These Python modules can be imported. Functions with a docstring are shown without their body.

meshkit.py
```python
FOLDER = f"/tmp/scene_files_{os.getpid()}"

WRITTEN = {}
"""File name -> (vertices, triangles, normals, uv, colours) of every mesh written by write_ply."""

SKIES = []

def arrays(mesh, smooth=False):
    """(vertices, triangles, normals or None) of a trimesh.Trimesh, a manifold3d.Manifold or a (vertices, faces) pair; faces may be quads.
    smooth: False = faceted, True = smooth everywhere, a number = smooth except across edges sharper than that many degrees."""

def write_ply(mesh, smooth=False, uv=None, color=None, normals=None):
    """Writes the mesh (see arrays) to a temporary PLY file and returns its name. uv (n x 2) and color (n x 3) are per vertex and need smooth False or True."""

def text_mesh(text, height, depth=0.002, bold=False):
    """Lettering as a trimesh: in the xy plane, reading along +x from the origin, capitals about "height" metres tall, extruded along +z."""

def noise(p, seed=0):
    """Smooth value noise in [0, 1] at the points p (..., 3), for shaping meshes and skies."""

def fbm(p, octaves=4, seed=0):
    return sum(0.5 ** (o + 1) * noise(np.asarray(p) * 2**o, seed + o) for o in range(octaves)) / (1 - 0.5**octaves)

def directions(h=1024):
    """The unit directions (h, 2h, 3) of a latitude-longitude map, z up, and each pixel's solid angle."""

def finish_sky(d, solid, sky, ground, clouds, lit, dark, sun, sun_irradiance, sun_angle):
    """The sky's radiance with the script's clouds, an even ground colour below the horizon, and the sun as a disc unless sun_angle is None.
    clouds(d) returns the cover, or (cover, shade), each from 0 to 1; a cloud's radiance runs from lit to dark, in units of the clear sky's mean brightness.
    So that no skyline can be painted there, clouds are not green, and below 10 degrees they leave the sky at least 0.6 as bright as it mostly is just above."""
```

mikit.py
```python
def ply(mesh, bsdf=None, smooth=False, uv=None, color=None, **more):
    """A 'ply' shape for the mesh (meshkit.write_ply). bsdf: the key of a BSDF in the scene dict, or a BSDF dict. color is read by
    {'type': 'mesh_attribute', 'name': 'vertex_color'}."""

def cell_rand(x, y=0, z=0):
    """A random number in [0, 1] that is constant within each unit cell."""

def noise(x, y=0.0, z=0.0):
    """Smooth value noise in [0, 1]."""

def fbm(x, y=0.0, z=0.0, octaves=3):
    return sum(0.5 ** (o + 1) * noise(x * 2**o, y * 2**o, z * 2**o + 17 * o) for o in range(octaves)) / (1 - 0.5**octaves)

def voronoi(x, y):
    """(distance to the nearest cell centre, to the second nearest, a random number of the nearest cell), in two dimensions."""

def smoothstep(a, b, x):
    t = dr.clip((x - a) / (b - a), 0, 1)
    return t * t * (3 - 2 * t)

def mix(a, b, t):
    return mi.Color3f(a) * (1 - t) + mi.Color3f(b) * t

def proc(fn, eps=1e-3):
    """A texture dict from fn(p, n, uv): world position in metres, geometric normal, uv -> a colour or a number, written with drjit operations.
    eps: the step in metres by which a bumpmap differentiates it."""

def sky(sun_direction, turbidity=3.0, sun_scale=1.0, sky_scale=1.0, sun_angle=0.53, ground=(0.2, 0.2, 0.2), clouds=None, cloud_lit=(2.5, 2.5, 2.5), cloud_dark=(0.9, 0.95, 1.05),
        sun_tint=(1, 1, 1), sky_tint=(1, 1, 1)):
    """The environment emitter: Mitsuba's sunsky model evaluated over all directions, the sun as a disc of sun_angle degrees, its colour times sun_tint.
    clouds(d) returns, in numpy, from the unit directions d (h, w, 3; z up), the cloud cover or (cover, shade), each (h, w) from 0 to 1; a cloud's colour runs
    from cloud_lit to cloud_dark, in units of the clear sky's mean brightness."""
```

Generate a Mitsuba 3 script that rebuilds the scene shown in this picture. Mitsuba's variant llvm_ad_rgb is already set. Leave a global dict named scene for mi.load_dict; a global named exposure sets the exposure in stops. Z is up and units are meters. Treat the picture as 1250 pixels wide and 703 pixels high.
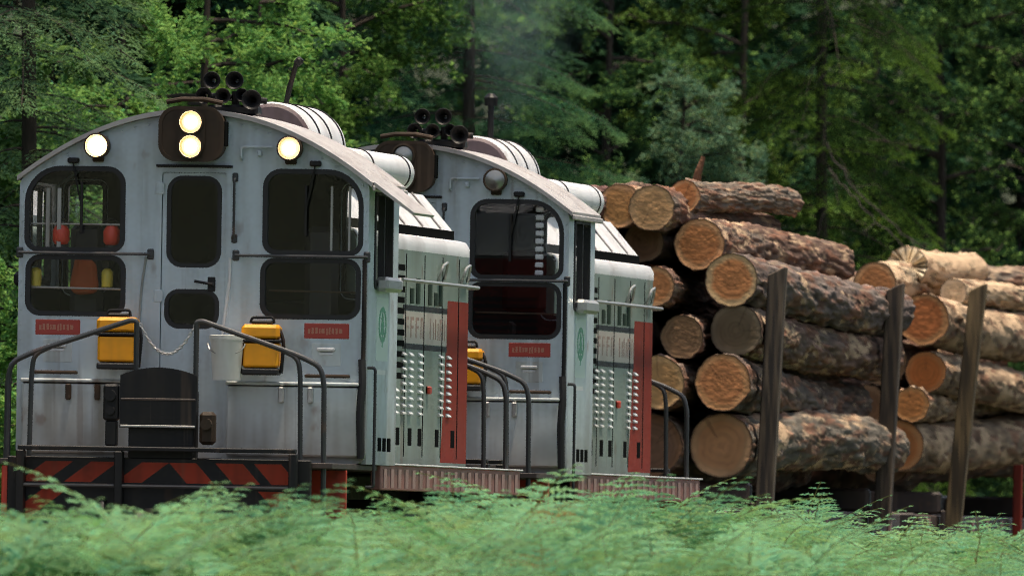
import math, random
import numpy as np, trimesh, mitsuba as mi, mikit, meshkit
import shapely.geometry as sg
from shapely import affinity
from mikit import noise, fbm, smoothstep, mix, proc
import drjit as dr

random.seed(7)
RNG = np.random.default_rng(7)
T = mi.ScalarTransform4f
scene, labels = {}, {}

# ---------------------------------------------------------------- camera, sky, exposure
EYE = np.array([0.0, 0.0, 2.3])
FOV = 2.8926
PITCH = 0.2743                                   # degrees upwards
tgt = EYE + np.array([0, math.cos(math.radians(PITCH)), math.sin(math.radians(PITCH))])
scene['camera'] = {'type': 'thinlens', 'fov': FOV, 'fov_axis': 'x', 'near_clip': 1.0, 'far_clip': 2000.0,
                   'aperture_radius': 0.06, 'focus_distance': 183.0,
                   'to_world': T().look_at(origin=EYE.tolist(), target=tgt.tolist(), up=[0, 0, 1])}
SUN = (0.15, -0.05, 0.985)


def cloud_cover(d):
    n = meshkit.fbm(d * 2.2 + 3.0, octaves=4, seed=5)
    return np.clip((n - 0.40) * 5.0, 0, 1) * 0.85


scene['sky'] = mikit.sky(SUN, turbidity=3.5, sun_scale=0.85, sun_angle=4.0, clouds=cloud_cover, cloud_lit=(1.9, 1.9, 1.9), cloud_dark=(0.9, 0.92, 0.97), ground=(0.05, 0.07, 0.04))
exposure = 2.08

# ---------------------------------------------------------------- materials


def vcol():
    return {'type': 'mesh_attribute', 'name': 'vertex_color'}


def rgb(*c):
    return {'type': 'rgb', 'value': list(c)}


def mat(name, base, rough=0.5, metallic=0.0, spec=0.5, bump=None, **kw):
    b = base if isinstance(base, dict) else rgb(*base)
    d = {'type': 'principled', 'base_color': b, 'roughness': rough, 'metallic': metallic, 'specular': spec, **kw}
    if bump is not None:
        d = {'type': 'bumpmap', 'arbitrary': proc(bump[0], eps=bump[2]), 'scale': bump[1], 'bsdf': d}
    scene['mat_' + name] = {'type': 'twosided', 'bsdf': d}
    return 'mat_' + name


def paint(c, dirt, amount=0.5, rust=(0.16, 0.075, 0.04), rust_amount=0.25, scale=1.0, mud=False):
    """Weathered paint: broad blotches of grime, runs down the sheet and a few rust freckles."""
    c, dirt, rust = list(c), list(dirt), list(rust)

    def f(p, n, uv):
        blot = fbm(p.x * 1.3 * scale, p.y * 1.3 * scale, p.z * 1.1 * scale, 4)
        runs = fbm(p.x * 11.0 * scale, p.y * 3.0 * scale, p.z * 0.75, 3)
        fine = fbm(p.x * 30, p.y * 9, p.z * 30, 2)
        g = smoothstep(0.38, 0.78, 0.5 * blot + 0.5 * runs) * amount
        col = mix(c, dirt, dr.clip(g + (fine - 0.5) * 0.16, 0, 1))
        streak = smoothstep(0.60, 0.78, fbm(p.x * 17 + 5, p.y * 4, p.z * 0.5 + 11, 3)) * smoothstep(0.42, 0.6, fbm(p.x * 1.1, p.y * 1.1, p.z * 0.9 + 70, 2))
        col = mix(col, [0.15, 0.10, 0.07], streak * amount * 0.55)
        if mud:
            splash = smoothstep(2.35, 1.5, p.z + 0.0107 * (p.y - 179) + 0.55 * (fbm(p.x * 4, p.y * 4, p.z * 2, 3) - 0.5))
            col = mix(col, [0.20, 0.17, 0.13], splash * 0.6)
        r = smoothstep(0.66, 0.80, fbm(p.x * 6, p.y * 3, p.z * 3 + 40, 4)) * rust_amount
        return mix(col, rust, r)
    return proc(f)


CAB = mat('cab_paint', paint((0.47, 0.54, 0.585), (0.21, 0.22, 0.205), 0.62, rust_amount=0.35, mud=True), 0.42, bump=(lambda p, n, uv: fbm(p.x * 1.6, p.y * 1.6, p.z * 1.6, 2), 0.02, 0.01))
SHELF = mat('lower_panel_paint', paint((0.53, 0.575, 0.58), (0.20, 0.19, 0.15), 0.85, rust_amount=0.5, mud=True), 0.45, bump=(lambda p, n, uv: fbm(p.x * 1.9, p.y * 1.9, p.z * 1.9, 2), 0.03, 0.01))
HOOD = mat('hood_paint', paint((0.205, 0.265, 0.238), (0.15, 0.17, 0.14), 0.7, rust_amount=0.35), 0.6, spec=0.2, bump=(lambda p, n, uv: fbm(p.x * 1.7, p.y * 1.7, p.z * 1.7, 2), 0.03, 0.01))
WHITE = mat('white_paint', paint((0.62, 0.63, 0.64), (0.40, 0.38, 0.37), 0.6, rust_amount=0.2), 0.45)
ROOF = mat('roof_paint', paint((0.36, 0.345, 0.34), (0.24, 0.21, 0.20), 0.7), 0.55)
RED = mat('red_paint', paint((0.52, 0.05, 0.024), (0.20, 0.03, 0.02), 0.6, rust_amount=0.2), 0.45)
HOODRED = mat('hood_red_paint', paint((0.225, 0.034, 0.022), (0.15, 0.045, 0.035), 0.6, rust_amount=0.2), 0.7, spec=0.15)
SILL = mat('sill_paint', paint((0.26, 0.105, 0.088), (0.15, 0.10, 0.085), 0.7, rust_amount=0.4), 0.6)
SILLRIB = mat('sill_rib', paint((0.34, 0.21, 0.19), (0.20, 0.13, 0.11), 0.7, rust_amount=0.3), 0.6)
BLACK = mat('black_steel', paint((0.010, 0.0105, 0.012), (0.028, 0.024, 0.02), 0.7, rust=(0.05, 0.026, 0.016), rust_amount=0.4), 0.5, spec=0.25)
BROWN = mat('lamp_housing', paint((0.036, 0.024, 0.015), (0.075, 0.045, 0.028), 0.6), 0.6, spec=0.25)
PURPLE = mat('dark_purple', paint((0.11, 0.075, 0.085), (0.06, 0.04, 0.04), 0.8, rust_amount=0.5), 0.6)  # dark purple-brown for the end plate of the drum
RUBBER = mat('rubber', (0.012, 0.012, 0.013), 0.6)
PIPE = mat('rail_pipe', paint((0.03, 0.032, 0.035), (0.08, 0.075, 0.07), 0.5, rust_amount=0.3), 0.32)
STEEL = mat('bare_steel', paint((0.42, 0.42, 0.41), (0.2, 0.18, 0.16), 0.6), 0.35, 0.6)
INTERIOR = mat('added_dark_lining', (0.014, 0.016, 0.015), 0.8, spec=0.2)  # near-black, so the cab looks unlit through its windows
SEATRED = mat('seat_red', (0.022, 0.006, 0.0055), 0.8, spec=0.1)
SEATBLK = mat('seat_black', (0.02, 0.02, 0.022), 0.6)
ORANGE = mat('orange_cloth', (0.45, 0.10, 0.03), 0.7)
YELLOW = mat('yellow_plastic', paint((0.93, 0.37, 0.004), (0.5, 0.21, 0.015), 0.45, rust_amount=0.06), 0.38)
LAMPRED = mat('lantern_red', (0.60, 0.05, 0.025), 0.4)
LAMPYEL = mat('lantern_yellow', (0.62, 0.5, 0.06), 0.4)
BUCKET = mat('bucket_plastic', paint((0.68, 0.68, 0.62), (0.45, 0.43, 0.35), 0.5, rust_amount=0.1), 0.45)
PLATE = mat('plate_red', (0.36, 0.045, 0.03), 0.45)
LETTER = mat('plate_letter', (0.42, 0.17, 0.11), 0.5)
CREAM = mat('cream_band', paint((0.45, 0.41, 0.36), (0.28, 0.23, 0.20), 0.6, rust_amount=0.2), 0.5)
SCRIPT = mat('faded_letter', paint((0.31, 0.20, 0.165), (0.34, 0.29, 0.25), 0.9), 0.5)
STAIN = mat('dark_green_latch', paint((0.07, 0.10, 0.085), (0.12, 0.14, 0.12), 0.7), 0.8, spec=0.1)
STRIPE = mat('stripe_red', paint((0.33, 0.042, 0.02), (0.10, 0.025, 0.015), 0.8, rust_amount=0.3), 0.6, spec=0.2)
DECAL = mat('decal_pale', (0.52, 0.62, 0.58), 0.45)
DECALG = mat('decal_green', (0.10, 0.32, 0.19), 0.45)
DARKGAP = mat('dark_gap', (0.010, 0.011, 0.011), 0.9, spec=0.0)
LENS_OFF = mat('lamp_lens', (0.30, 0.30, 0.29), 0.25, 0.8)
HALO = mat('halo_ring', (0.05, 0.03, 0.012), 0.6, spec=0.1)  # dark base under the self-glowing rings of the lamps
GLASSKEY = 'mat_glass'
scene[GLASSKEY] = {'type': 'thindielectric', 'int_ior': 1.5}
BARK = mat('bark', vcol(), 0.95, spec=0.2, bump=(lambda p, n, uv: fbm(p.x * 26, p.y * 12, p.z * 26, 3), 0.022, 0.004))
CUT = mat('cut_wood', vcol(), 0.8, spec=0.25, bump=(lambda p, n, uv: fbm(p.x * 30, p.y * 30, p.z * 30, 2), 0.006, 0.004))
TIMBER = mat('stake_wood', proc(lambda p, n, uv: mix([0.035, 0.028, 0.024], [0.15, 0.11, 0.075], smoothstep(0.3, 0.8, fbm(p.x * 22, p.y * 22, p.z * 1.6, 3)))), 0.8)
STAKELIT = mat('stake_sunlit', proc(lambda p, n, uv: mix([0.05, 0.037, 0.022], [0.24, 0.165, 0.08], smoothstep(0.3, 0.8, fbm(p.x * 22, p.y * 22, p.z * 1.6, 3)))), 0.8)  # stake wood lightened, sunlight put into its colour
CARSTEEL = mat('car_steel', paint((0.045, 0.035, 0.032), (0.10, 0.06, 0.045), 0.7, rust_amount=0.5), 0.6)
GROUND = mat('forest_floor', proc(lambda p, n, uv: mix([0.018, 0.018, 0.011], [0.022, 0.035, 0.013], fbm(p.x * 1.4, p.y * 1.4, p.z, 4))), 0.95)
BALLAST = mat('ballast', proc(lambda p, n, uv: mix([0.05, 0.048, 0.045], [0.18, 0.17, 0.16], fbm(p.x * 14, p.y * 14, p.z * 14, 3))), 0.95)
RAIL = mat('rail_steel', (0.10, 0.07, 0.055), 0.5, 0.4)
TRUNKM = mat('trunk_bark', proc(lambda p, n, uv: mix([0.016, 0.013, 0.010], [0.06, 0.047, 0.037], fbm(p.x * 16, p.y * 16, p.z * 3.5, 3))), 0.95)
DEAD = mat('dead_wood', proc(lambda p, n, uv: mix([0.04, 0.035, 0.03], [0.12, 0.10, 0.085], fbm(p.x * 20, p.y * 20, p.z * 20, 2))), 0.95)


def leafmat(name, trans=0.9, rough=0.45):
    scene['mat_' + name] = {'type': 'principledthin', 'base_color': vcol(), 'roughness': rough, 'diff_trans': trans, 'spec_trans': 0.0, 'eta': 1.4}
    return 'mat_' + name


LEAF = leafmat('leaf', 1.05)
FROND = leafmat('frond', 0.9, 0.42)

# ---------------------------------------------------------------- the track's frame: v to the right, u along the track away, h above the rails
eu = np.array([3332 / 24750, 1.0, -265 / 24750]); eu /= np.linalg.norm(eu)
ev0 = np.cross(eu, [0, 0, 1.0]); ev0 /= np.linalg.norm(ev0)
eh0 = np.cross(ev0, eu)
ROLL = 0.015
ev = math.cos(ROLL) * ev0 - math.sin(ROLL) * eh0
eh = math.cos(ROLL) * eh0 + math.sin(ROLL) * ev0
ORG = EYE + np.array([-2.842, 179.0, -0.673]) - 1.5 * eh


def frame(u=0.0, v=0.0, h=0.0):
    m = np.eye(4)
    m[:3, 0], m[:3, 1], m[:3, 2] = ev, eu, eh
    m[:3, 3] = ORG + ev * v + eu * u + eh * h
    return T(m.tolist())


def at(u, v, h):
    return ORG + ev * v + eu * u + eh * h


# ---------------------------------------------------------------- mesh helpers, in (v, u, h)
cat = trimesh.util.concatenate


def box(v0, v1, u0, u1, h0, h1, c=0.0):
    lo, hi = np.array([v0, u0, h0]), np.array([v1, u1, h1])
    if c <= 0:
        return trimesh.creation.box(bounds=[lo, hi])
    c = min(c, 0.49 * (hi - lo).min())
    pts = []
    for s in np.ndindex(2, 2, 2):
        s = np.array(s)
        p = np.where(s == 1, hi, lo)
        d = np.where(s == 1, -c, c)
        for k in range(3):
            q = p + d
            q[k] = p[k]
            pts.append(q)
    return trimesh.convex.convex_hull(np.array(pts))


def tri_poly(poly):
    return trimesh.creation.triangulate_polygon(poly, engine='earcut')


def ext(poly, d):
    gs = getattr(poly, 'geoms', [poly])
    return cat([trimesh.creation.extrude_polygon(g, d, engine='earcut') for g in gs])


def ext_vh(poly, u0, u1):
    """A polygon in (v, h) extruded along u."""
    m = ext(poly, u1 - u0)
    p = m.vertices
    m = trimesh.Trimesh(np.stack([p[:, 0], p[:, 2] + u0, p[:, 1]], 1), m.faces[:, ::-1], process=False)
    return m


def ext_uh(poly, v0, v1):
    m = ext(poly, v1 - v0)
    p = m.vertices
    return trimesh.Trimesh(np.stack([p[:, 2] + v0, p[:, 0], p[:, 1]], 1), m.faces, process=False)


def sheet_vh(poly, u):
    p, f = tri_poly(poly)
    return trimesh.Trimesh(np.stack([p[:, 0], np.full(len(p), u), p[:, 1]], 1), f, process=False)


def sheet_uh(poly, v):
    p, f = tri_poly(poly)
    return trimesh.Trimesh(np.stack([np.full(len(p), v), p[:, 0], p[:, 1]], 1), f, process=False)


def rrect(x0, x1, y0, y1, r):
    """Rounded rectangle; r one radius or four (bottom-left, bottom-right, top-right, top-left)."""
    rs = [r] * 4 if np.isscalar(r) else r
    cs = [(x0, y0, 1, 1, 180), (x1, y0, -1, 1, 270), (x1, y1, -1, -1, 0), (x0, y1, 1, -1, 90)]
    pts = []
    for (cx, cy, sx, sy, a0), q in zip(cs, rs):
        for a in np.linspace(a0, a0 + 90, 9):
            pts.append((cx + sx * q + q * math.cos(math.radians(a)), cy + sy * q + q * math.sin(math.radians(a))))
    return sg.Polygon(pts).buffer(0)


def fillet(pts, r, n=6):
    pts = [np.array(p, float) for p in pts]
    out = [pts[0]]
    for a, b, c in zip(pts, pts[1:], pts[2:]):
        d0, d1 = a - b, c - b
        q = min(r, 0.45 * np.linalg.norm(d0), 0.45 * np.linalg.norm(d1))
        p0, p1 = b + d0 / np.linalg.norm(d0) * q, b + d1 / np.linalg.norm(d1) * q
        for t in np.linspace(0, 1, n):
            out.append((1 - t) ** 2 * p0 + 2 * t * (1 - t) * b + t * t * p1)
    out.append(pts[-1])
    return np.array(out)


def tube(pts, r, sides=10, caps=True):
    p = np.asarray(pts, float)
    r = np.broadcast_to(r, (len(p),))
    t = np.gradient(p, axis=0)
    t /= np.linalg.norm(t, axis=1, keepdims=True) + 1e-12
    a = np.cross(t[0], [0, 0, 1.0] if abs(t[0][2]) < 0.9 else [1.0, 0, 0])
    fr = []
    for k in range(len(p)):
        a = a - t[k] * (a @ t[k])
        a /= np.linalg.norm(a) + 1e-12
        fr.append((a, np.cross(t[k], a)))
    ang = np.arange(sides) * 2 * np.pi / sides
    v = np.concatenate([p[k] + r[k] * (np.cos(ang)[:, None] * fr[k][0] + np.sin(ang)[:, None] * fr[k][1]) for k in range(len(p))])
    f = []
    for i in range(len(p) - 1):
        for j in range(sides):
            q = [i * sides + j, i * sides + (j + 1) % sides, (i + 1) * sides + (j + 1) % sides, (i + 1) * sides + j]
            f += [[q[0], q[1], q[2]], [q[0], q[2], q[3]]]
    if caps:
        n = len(v)
        v = np.vstack([v, p[0], p[-1]])
        for j in range(sides):
            f += [[n, (j + 1) % sides, j], [n + 1, (len(p) - 1) * sides + j, (len(p) - 1) * sides + (j + 1) % sides]]
    return trimesh.Trimesh(v, np.array(f), process=False)


def cyl(p0, p1, r, n=24):
    return tube([p0, p1], r, n)


def lathe(profile, p0, axis, n=28):
    """profile: (distance along the axis, radius) pairs."""
    axis = np.array(axis, float); axis /= np.linalg.norm(axis)
    a = np.cross(axis, [0, 0, 1.0] if abs(axis[2]) < 0.9 else [1.0, 0, 0]); a /= np.linalg.norm(a)
    b = np.cross(axis, a)
    ang = np.arange(n) * 2 * np.pi / n
    ring = np.cos(ang)[:, None] * a + np.sin(ang)[:, None] * b
    v = np.concatenate([np.array(p0) + axis * z + ring * max(r, 1e-4) for z, r in profile])
    f = []
    for i in range(len(profile) - 1):
        for j in range(n):
            q = [i * n + j, i * n + (j + 1) % n, (i + 1) * n + (j + 1) % n, (i + 1) * n + j]
            f += [[q[0], q[1], q[2]], [q[0], q[2], q[3]]]
    return trimesh.Trimesh(v, np.array(f), process=False)


def disc(c, axis, r, n=28):
    return lathe([(0, r), (0, r * 0.5), (0, 0)], c, axis, n)


# ---------------------------------------------------------------- keys
USED = set()


def numbered(k):
    if k not in USED:
        USED.add(k)
        return k
    i = 1
    while f'{k}_{i:03d}' in USED:
        i += 1
    k = f'{k}_{i:03d}'
    USED.add(k)
    return k


def tag(key, label=None, category=None, group=None, kind=None):
    d = labels.setdefault(key, {})
    for a, b in (('label', label), ('category', category), ('group', group), ('kind', kind)):
        if b:
            d[a] = b


class Model:
    """Collects the parts of one kind of thing once; place() adds a copy of them all under a thing's key."""

    def __init__(self):
        self.items, self.names = [], set()

    def add(self, rel, mesh, m, smooth=False, only=None, label=None, kind=None, emit=None):
        base, i = rel, 1
        while rel in self.names:
            rel = f'{base}_{i:03d}'; i += 1
        self.names.add(rel)
        d = mikit.ply(mesh, m, smooth=smooth)
        if emit:
            d['emitter'] = {'type': 'area', 'radiance': rgb(*emit)}
        self.items.append((rel, d, only, label, kind))
        return rel

    def place(self, key, to_world, which=None):
        for rel, d, only, label, kind in self.items:
            if only is None or only == which:
                scene[f'{key}__{rel}'] = {**d, 'to_world': to_world}
                if label or kind:
                    tag(f'{key}__{rel}', label, kind=kind)


def single(name, mesh, m, to_world=None, smooth=False, color=None):
    d = mikit.ply(mesh, m, smooth=smooth, color=color)
    if to_world is not None:
        d['to_world'] = to_world
    scene[name] = d
    return name


# ================================================================ terrain and roadbed
def ground_z(x, y):
    x, y = np.asarray(x, float), np.asarray(y, float)
    grade = -0.0107 * np.maximum(y - 179, 0)
    v = (x - ORG[0]) * eu[1] - (y - ORG[1]) * eu[0]
    near = 0.55 - 0.75 * np.clip((y - 10) / 110, 0, 1)                      # falls gently from the camera
    hill = 0.42 * np.maximum(-v - 11.0, 0) ** 1.12
    hill = np.where(hill > 26, 26 + 0 * hill, hill)
    bank = np.interp(y, [120, 138, 162, 178, 187, 195, 206], [0.0, 0.80, 0.57, 0.45, 0.06, -0.22, -0.42])
    near = near + bank * np.exp(-(np.where(v > 5.5, (np.minimum(v, 40) - 5.5) / 5.0, (np.maximum(v, -20) - 5.5) / 3.0)) ** 2)
    bump = (meshkit.fbm(np.stack([x * 0.13, y * 0.13, 0 * x], -1), 3, 3) - 0.5) * 0.5
    off = np.clip((np.abs(v) - 2.6) / 2.5, 0, 1)
    return near + grade + hill + bump * off - 0.02


gx = np.unique(np.concatenate([np.linspace(-600, -60, 28), np.linspace(-60, 60, 121), np.linspace(60, 600, 28)]))
gy = np.unique(np.concatenate([np.linspace(-300, 100, 30), np.linspace(100, 330, 185), np.linspace(330, 900, 30)]))
GX, GY = np.meshgrid(gx, gy, indexing='ij')
GZ = ground_z(GX, GY)
nI, nJ = GX.shape
idx = np.arange(nI * nJ).reshape(nI, nJ)
quads = np.stack([idx[:-1, :-1], idx[1:, :-1], idx[1:, 1:], idx[:-1, 1:]], -1).reshape(-1, 4)
single('ground', (np.stack([GX, GY, GZ], -1).reshape(-1, 3), quads), GROUND, smooth=True)
tag('ground', kind='structure')

prof = sg.Polygon([(-3.1, -0.75), (3.1, -0.75), (1.75, -0.17), (-1.75, -0.17)])
single('roadbed', ext_vh(prof, -60, 130), BALLAST, frame())
tag('roadbed', kind='structure')
rp = sg.Polygon([(-.07, -.17), (.07, -.17), (.07, -.15), (.012, -.13), (.012, -.05), (.036, -.04), (.036, 0), (-.036, 0), (-.036, -.04), (-.012, -.05), (-.012, -.13), (-.07, -.15)])
for s in (-0.755, 0.755):
    k = 'railway_track__' + ('rail' if s < 0 else 'rail_001')
    single(k, ext_vh(affinity.translate(rp, s, 0), -60, 130), RAIL, frame())
tag('railway_track', 'pair of steel rails on dark ballast running under the log train', 'railway track')
tag('railway_track', kind='structure')

# ================================================================ locomotive
L = Model()
HW = 1.56                                         # half width of the cab
CL = 1.9                                          # cab length


def arch(v, off=0.0):
    return 4.61 - 0.247 * v * v - off


def arch_poly(v0, v1, h0, off, n=33):
    vs = np.linspace(v1, v0, n)
    return sg.Polygon([(v0, h0), (v1, h0)] + [(v, arch(v, off)) for v in vs])


UP = {s: rrect(*sorted((s * .635, s * 1.49)), 3.353, 4.07, [.1, .1, .30, .14] if s > 0 else [.1, .1, .14, .30]) for s in (-1, 1)}
LO = {s: rrect(*sorted((s * .622, s * 1.475)), 2.789, 3.287, .11) for s in (-1, 1)}
wall = arch_poly(-HW, HW, 1.5, .045)
wall = wall.buffer(-.10).buffer(.10)
door_hole = rrect(-.29, .29, 1.53, 4.05, .03)
for p in (*UP.values(), *LO.values(), door_hole):
    wall = wall.difference(p)
L.add('rear_wall', ext_vh(wall, 0, .06), CAB)
fr_l, fr_r = (rrect(*sorted((s * 1.08, s * 1.43)), 3.0, 3.98, [.06] * 4) for s in (-1, 1))
fw = arch_poly(-HW, HW, 1.5, .045).difference(fr_l).difference(fr_r)
L.add('front_wall', ext_vh(fw, CL - .06, CL), CAB)
L.add('added_dark_lining', ext_vh(arch_poly(-1.48, 1.48, 1.55, .12).difference(fr_l.buffer(.03)).difference(fr_r.buffer(.03)), CL - .10, CL - .077), INTERIOR)  # dark sheets added inside the cab to keep its windows dark
for s in (-1, 1):
    L.add('added_dark_lining', box(*sorted((s * 1.46, s * 1.50)), .12, CL - .11, 1.52, 3.04, .005), INTERIOR)
L.add('added_dark_lining', box(-1.45, 1.45, .12, CL - .11, 1.51, 1.53), INTERIOR)
side = sg.Polygon([(.062, 1.5), (CL - .062, 1.5), (CL - .062, 3.96), (.062, 3.96)])
side_hole = rrect(.38, 1.45, 3.08, 3.90, .05)
for s in (-1, 1):
    a, b = sorted((s * HW, s * (HW - .05)))
    w = L.add('side_wall', ext_uh(side.difference(side_hole), a, b), CAB)
    a, b = sorted((s * (HW + .014), s * (HW - .06)))
    wn = L.add('side_window', ext_uh(side_hole.buffer(.03).difference(side_hole.buffer(-.02)).union(sg.box(.9, 3.08, .94, 3.9)), a, b), RUBBER)
    L.add(wn + '__pane', sheet_uh(side_hole, s * (HW - .03)), GLASSKEY)
    a, b = sorted((s * (HW + .002), s * (HW + .12)))
    L.add('armrest', box(a, b, .45, 1.4, 3.03, 3.16, .03), BLACK if s < 0 else STEEL)
# roof
vs = np.linspace(-HW - .012, HW + .035, 49)
rf = sg.Polygon([(v, arch(v)) for v in vs] + [(v, arch(v, .042)) for v in vs[::-1]])
L.add('roof', ext_vh(rf, -.10, CL + .14), ROOF, smooth=35)
vs = np.linspace(-HW + .05, HW - .05, 41)
L.add('added_dark_ceiling', ext_vh(sg.Polygon([(v, arch(v, .06)) for v in vs] + [(v, arch(v, .09)) for v in vs[::-1]]), .07, CL - .11), INTERIOR)  # dark sheet added under the roof for the same unlit look
for s in (1,):
    a, b = sorted((s * (HW + .037), s * (HW + .06)))
    L.add('rain_gutter', box(a, b, -.09, CL + .13, arch(HW + .07) - .05, arch(HW + .07) + .0, .01), ROOF)
# awning over the right side window, first locomotive
aw = sg.Polygon([(1.60, 3.955), (1.955, 3.70), (1.97, 3.72), (1.61, 3.985)])
L.add('window_awning', ext_vh(aw, -.05, 1.25), ROOF, only='first')
# windows of the rear wall
for nm, holes in (('window', UP), ('lower_window', LO)):
    for s in (-1, 1):
        g = holes[s]
        w = L.add(nm, ext_vh(g.buffer(.022).difference(g.buffer(-.022)), -.018, .075), RUBBER)
        L.add(w + '__pane', sheet_vh(g, .03), GLASSKEY)
for g in (fr_l, fr_r):
    w = L.add('front_window', ext_vh(g.buffer(.02).difference(g.buffer(-.02)), CL - .075, CL + .015), RUBBER)
    L.add(w + '__pane', sheet_vh(g, CL - .03), GLASSKEY)
# rain strip above windows, wipers
for s in (-1, 1):
    L.add('wiper', cat([box(s * 1.08 - .05, s * 1.08 + .05, -.07, -.002, 4.115, 4.165, .012), tube([(s * 1.08, -.05, 4.12), (s * 1.0, -.045, 3.72)], .008, 6), box(s * 1.0 - .012, s * 1.0 + .012, -.05, -.03, 3.5, 3.95, .004)]), BLACK)
# door
dw_u, dw_l = rrect(-.225, .225, 3.23, 4.0, .12), rrect(-.235, .215, 2.69, 3.0, .11)
dp = rrect(-.283, .283, 1.535, 4.045, .02).difference(dw_u).difference(dw_l)
door = L.add('door', ext_vh(dp, .015, .055), CAB)
for g in (dw_u, dw_l):
    w = L.add(door + '__window', ext_vh(g.buffer(.02).difference(g.buffer(-.018)), .004, .065), RUBBER)
    L.add(door + '__pane', sheet_vh(g, .035), GLASSKEY)
L.add(door + '__handle', cat([cyl((.17, .015, 3.07), (.17, -.05, 3.07), .02, 12), tube([(.18, -.05, 3.065), (.02, -.055, 3.09)], .012, 8), box(.13, .20, -.004, .014, 3.0, 3.13, .008)]), BLACK)
L.add(door + '__frame', ext_vh(rrect(-.335, .335, 1.53, 4.09, .02).difference(rrect(-.288, .288, 1.5, 4.048, .02)), -.015, -.001), CAB)
L.add(door + '__rain_strip', box(-.34, .34, -.05, -.001, 4.092, 4.115, .006), BLACK)
for z in (1.9, 2.9, 3.85):
    L.add(door + '__hinge', box(-.345, -.265, -.03, -.016, z, z + .11, .006), CAB)
# weld seams and rivet rows
for v in (-.47, .47):
    L.add('weld_seam', box(v - .008, v + .008, -.006, -.001, 2.24, arch(v, .06)), CAB)
riv = []
for v in np.arange(-1.5, 1.51, .12):
    if abs(v) > .36:
        riv.append(lathe([(.0, .013), (.007, .009), (.009, 0)], (v, -.001, arch(v, .10)), (0, -1, 0), 6))
for s in (-1, 1):
    for z in np.arange(2.3, 3.95, .13):
        riv.append(lathe([(.0, .011), (.007, .008), (.009, 0)], (s * 1.535, -.001, z), (0, -1, 0), 6))
L.add('rivet', cat(riv), CAB, kind='stuff')
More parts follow.
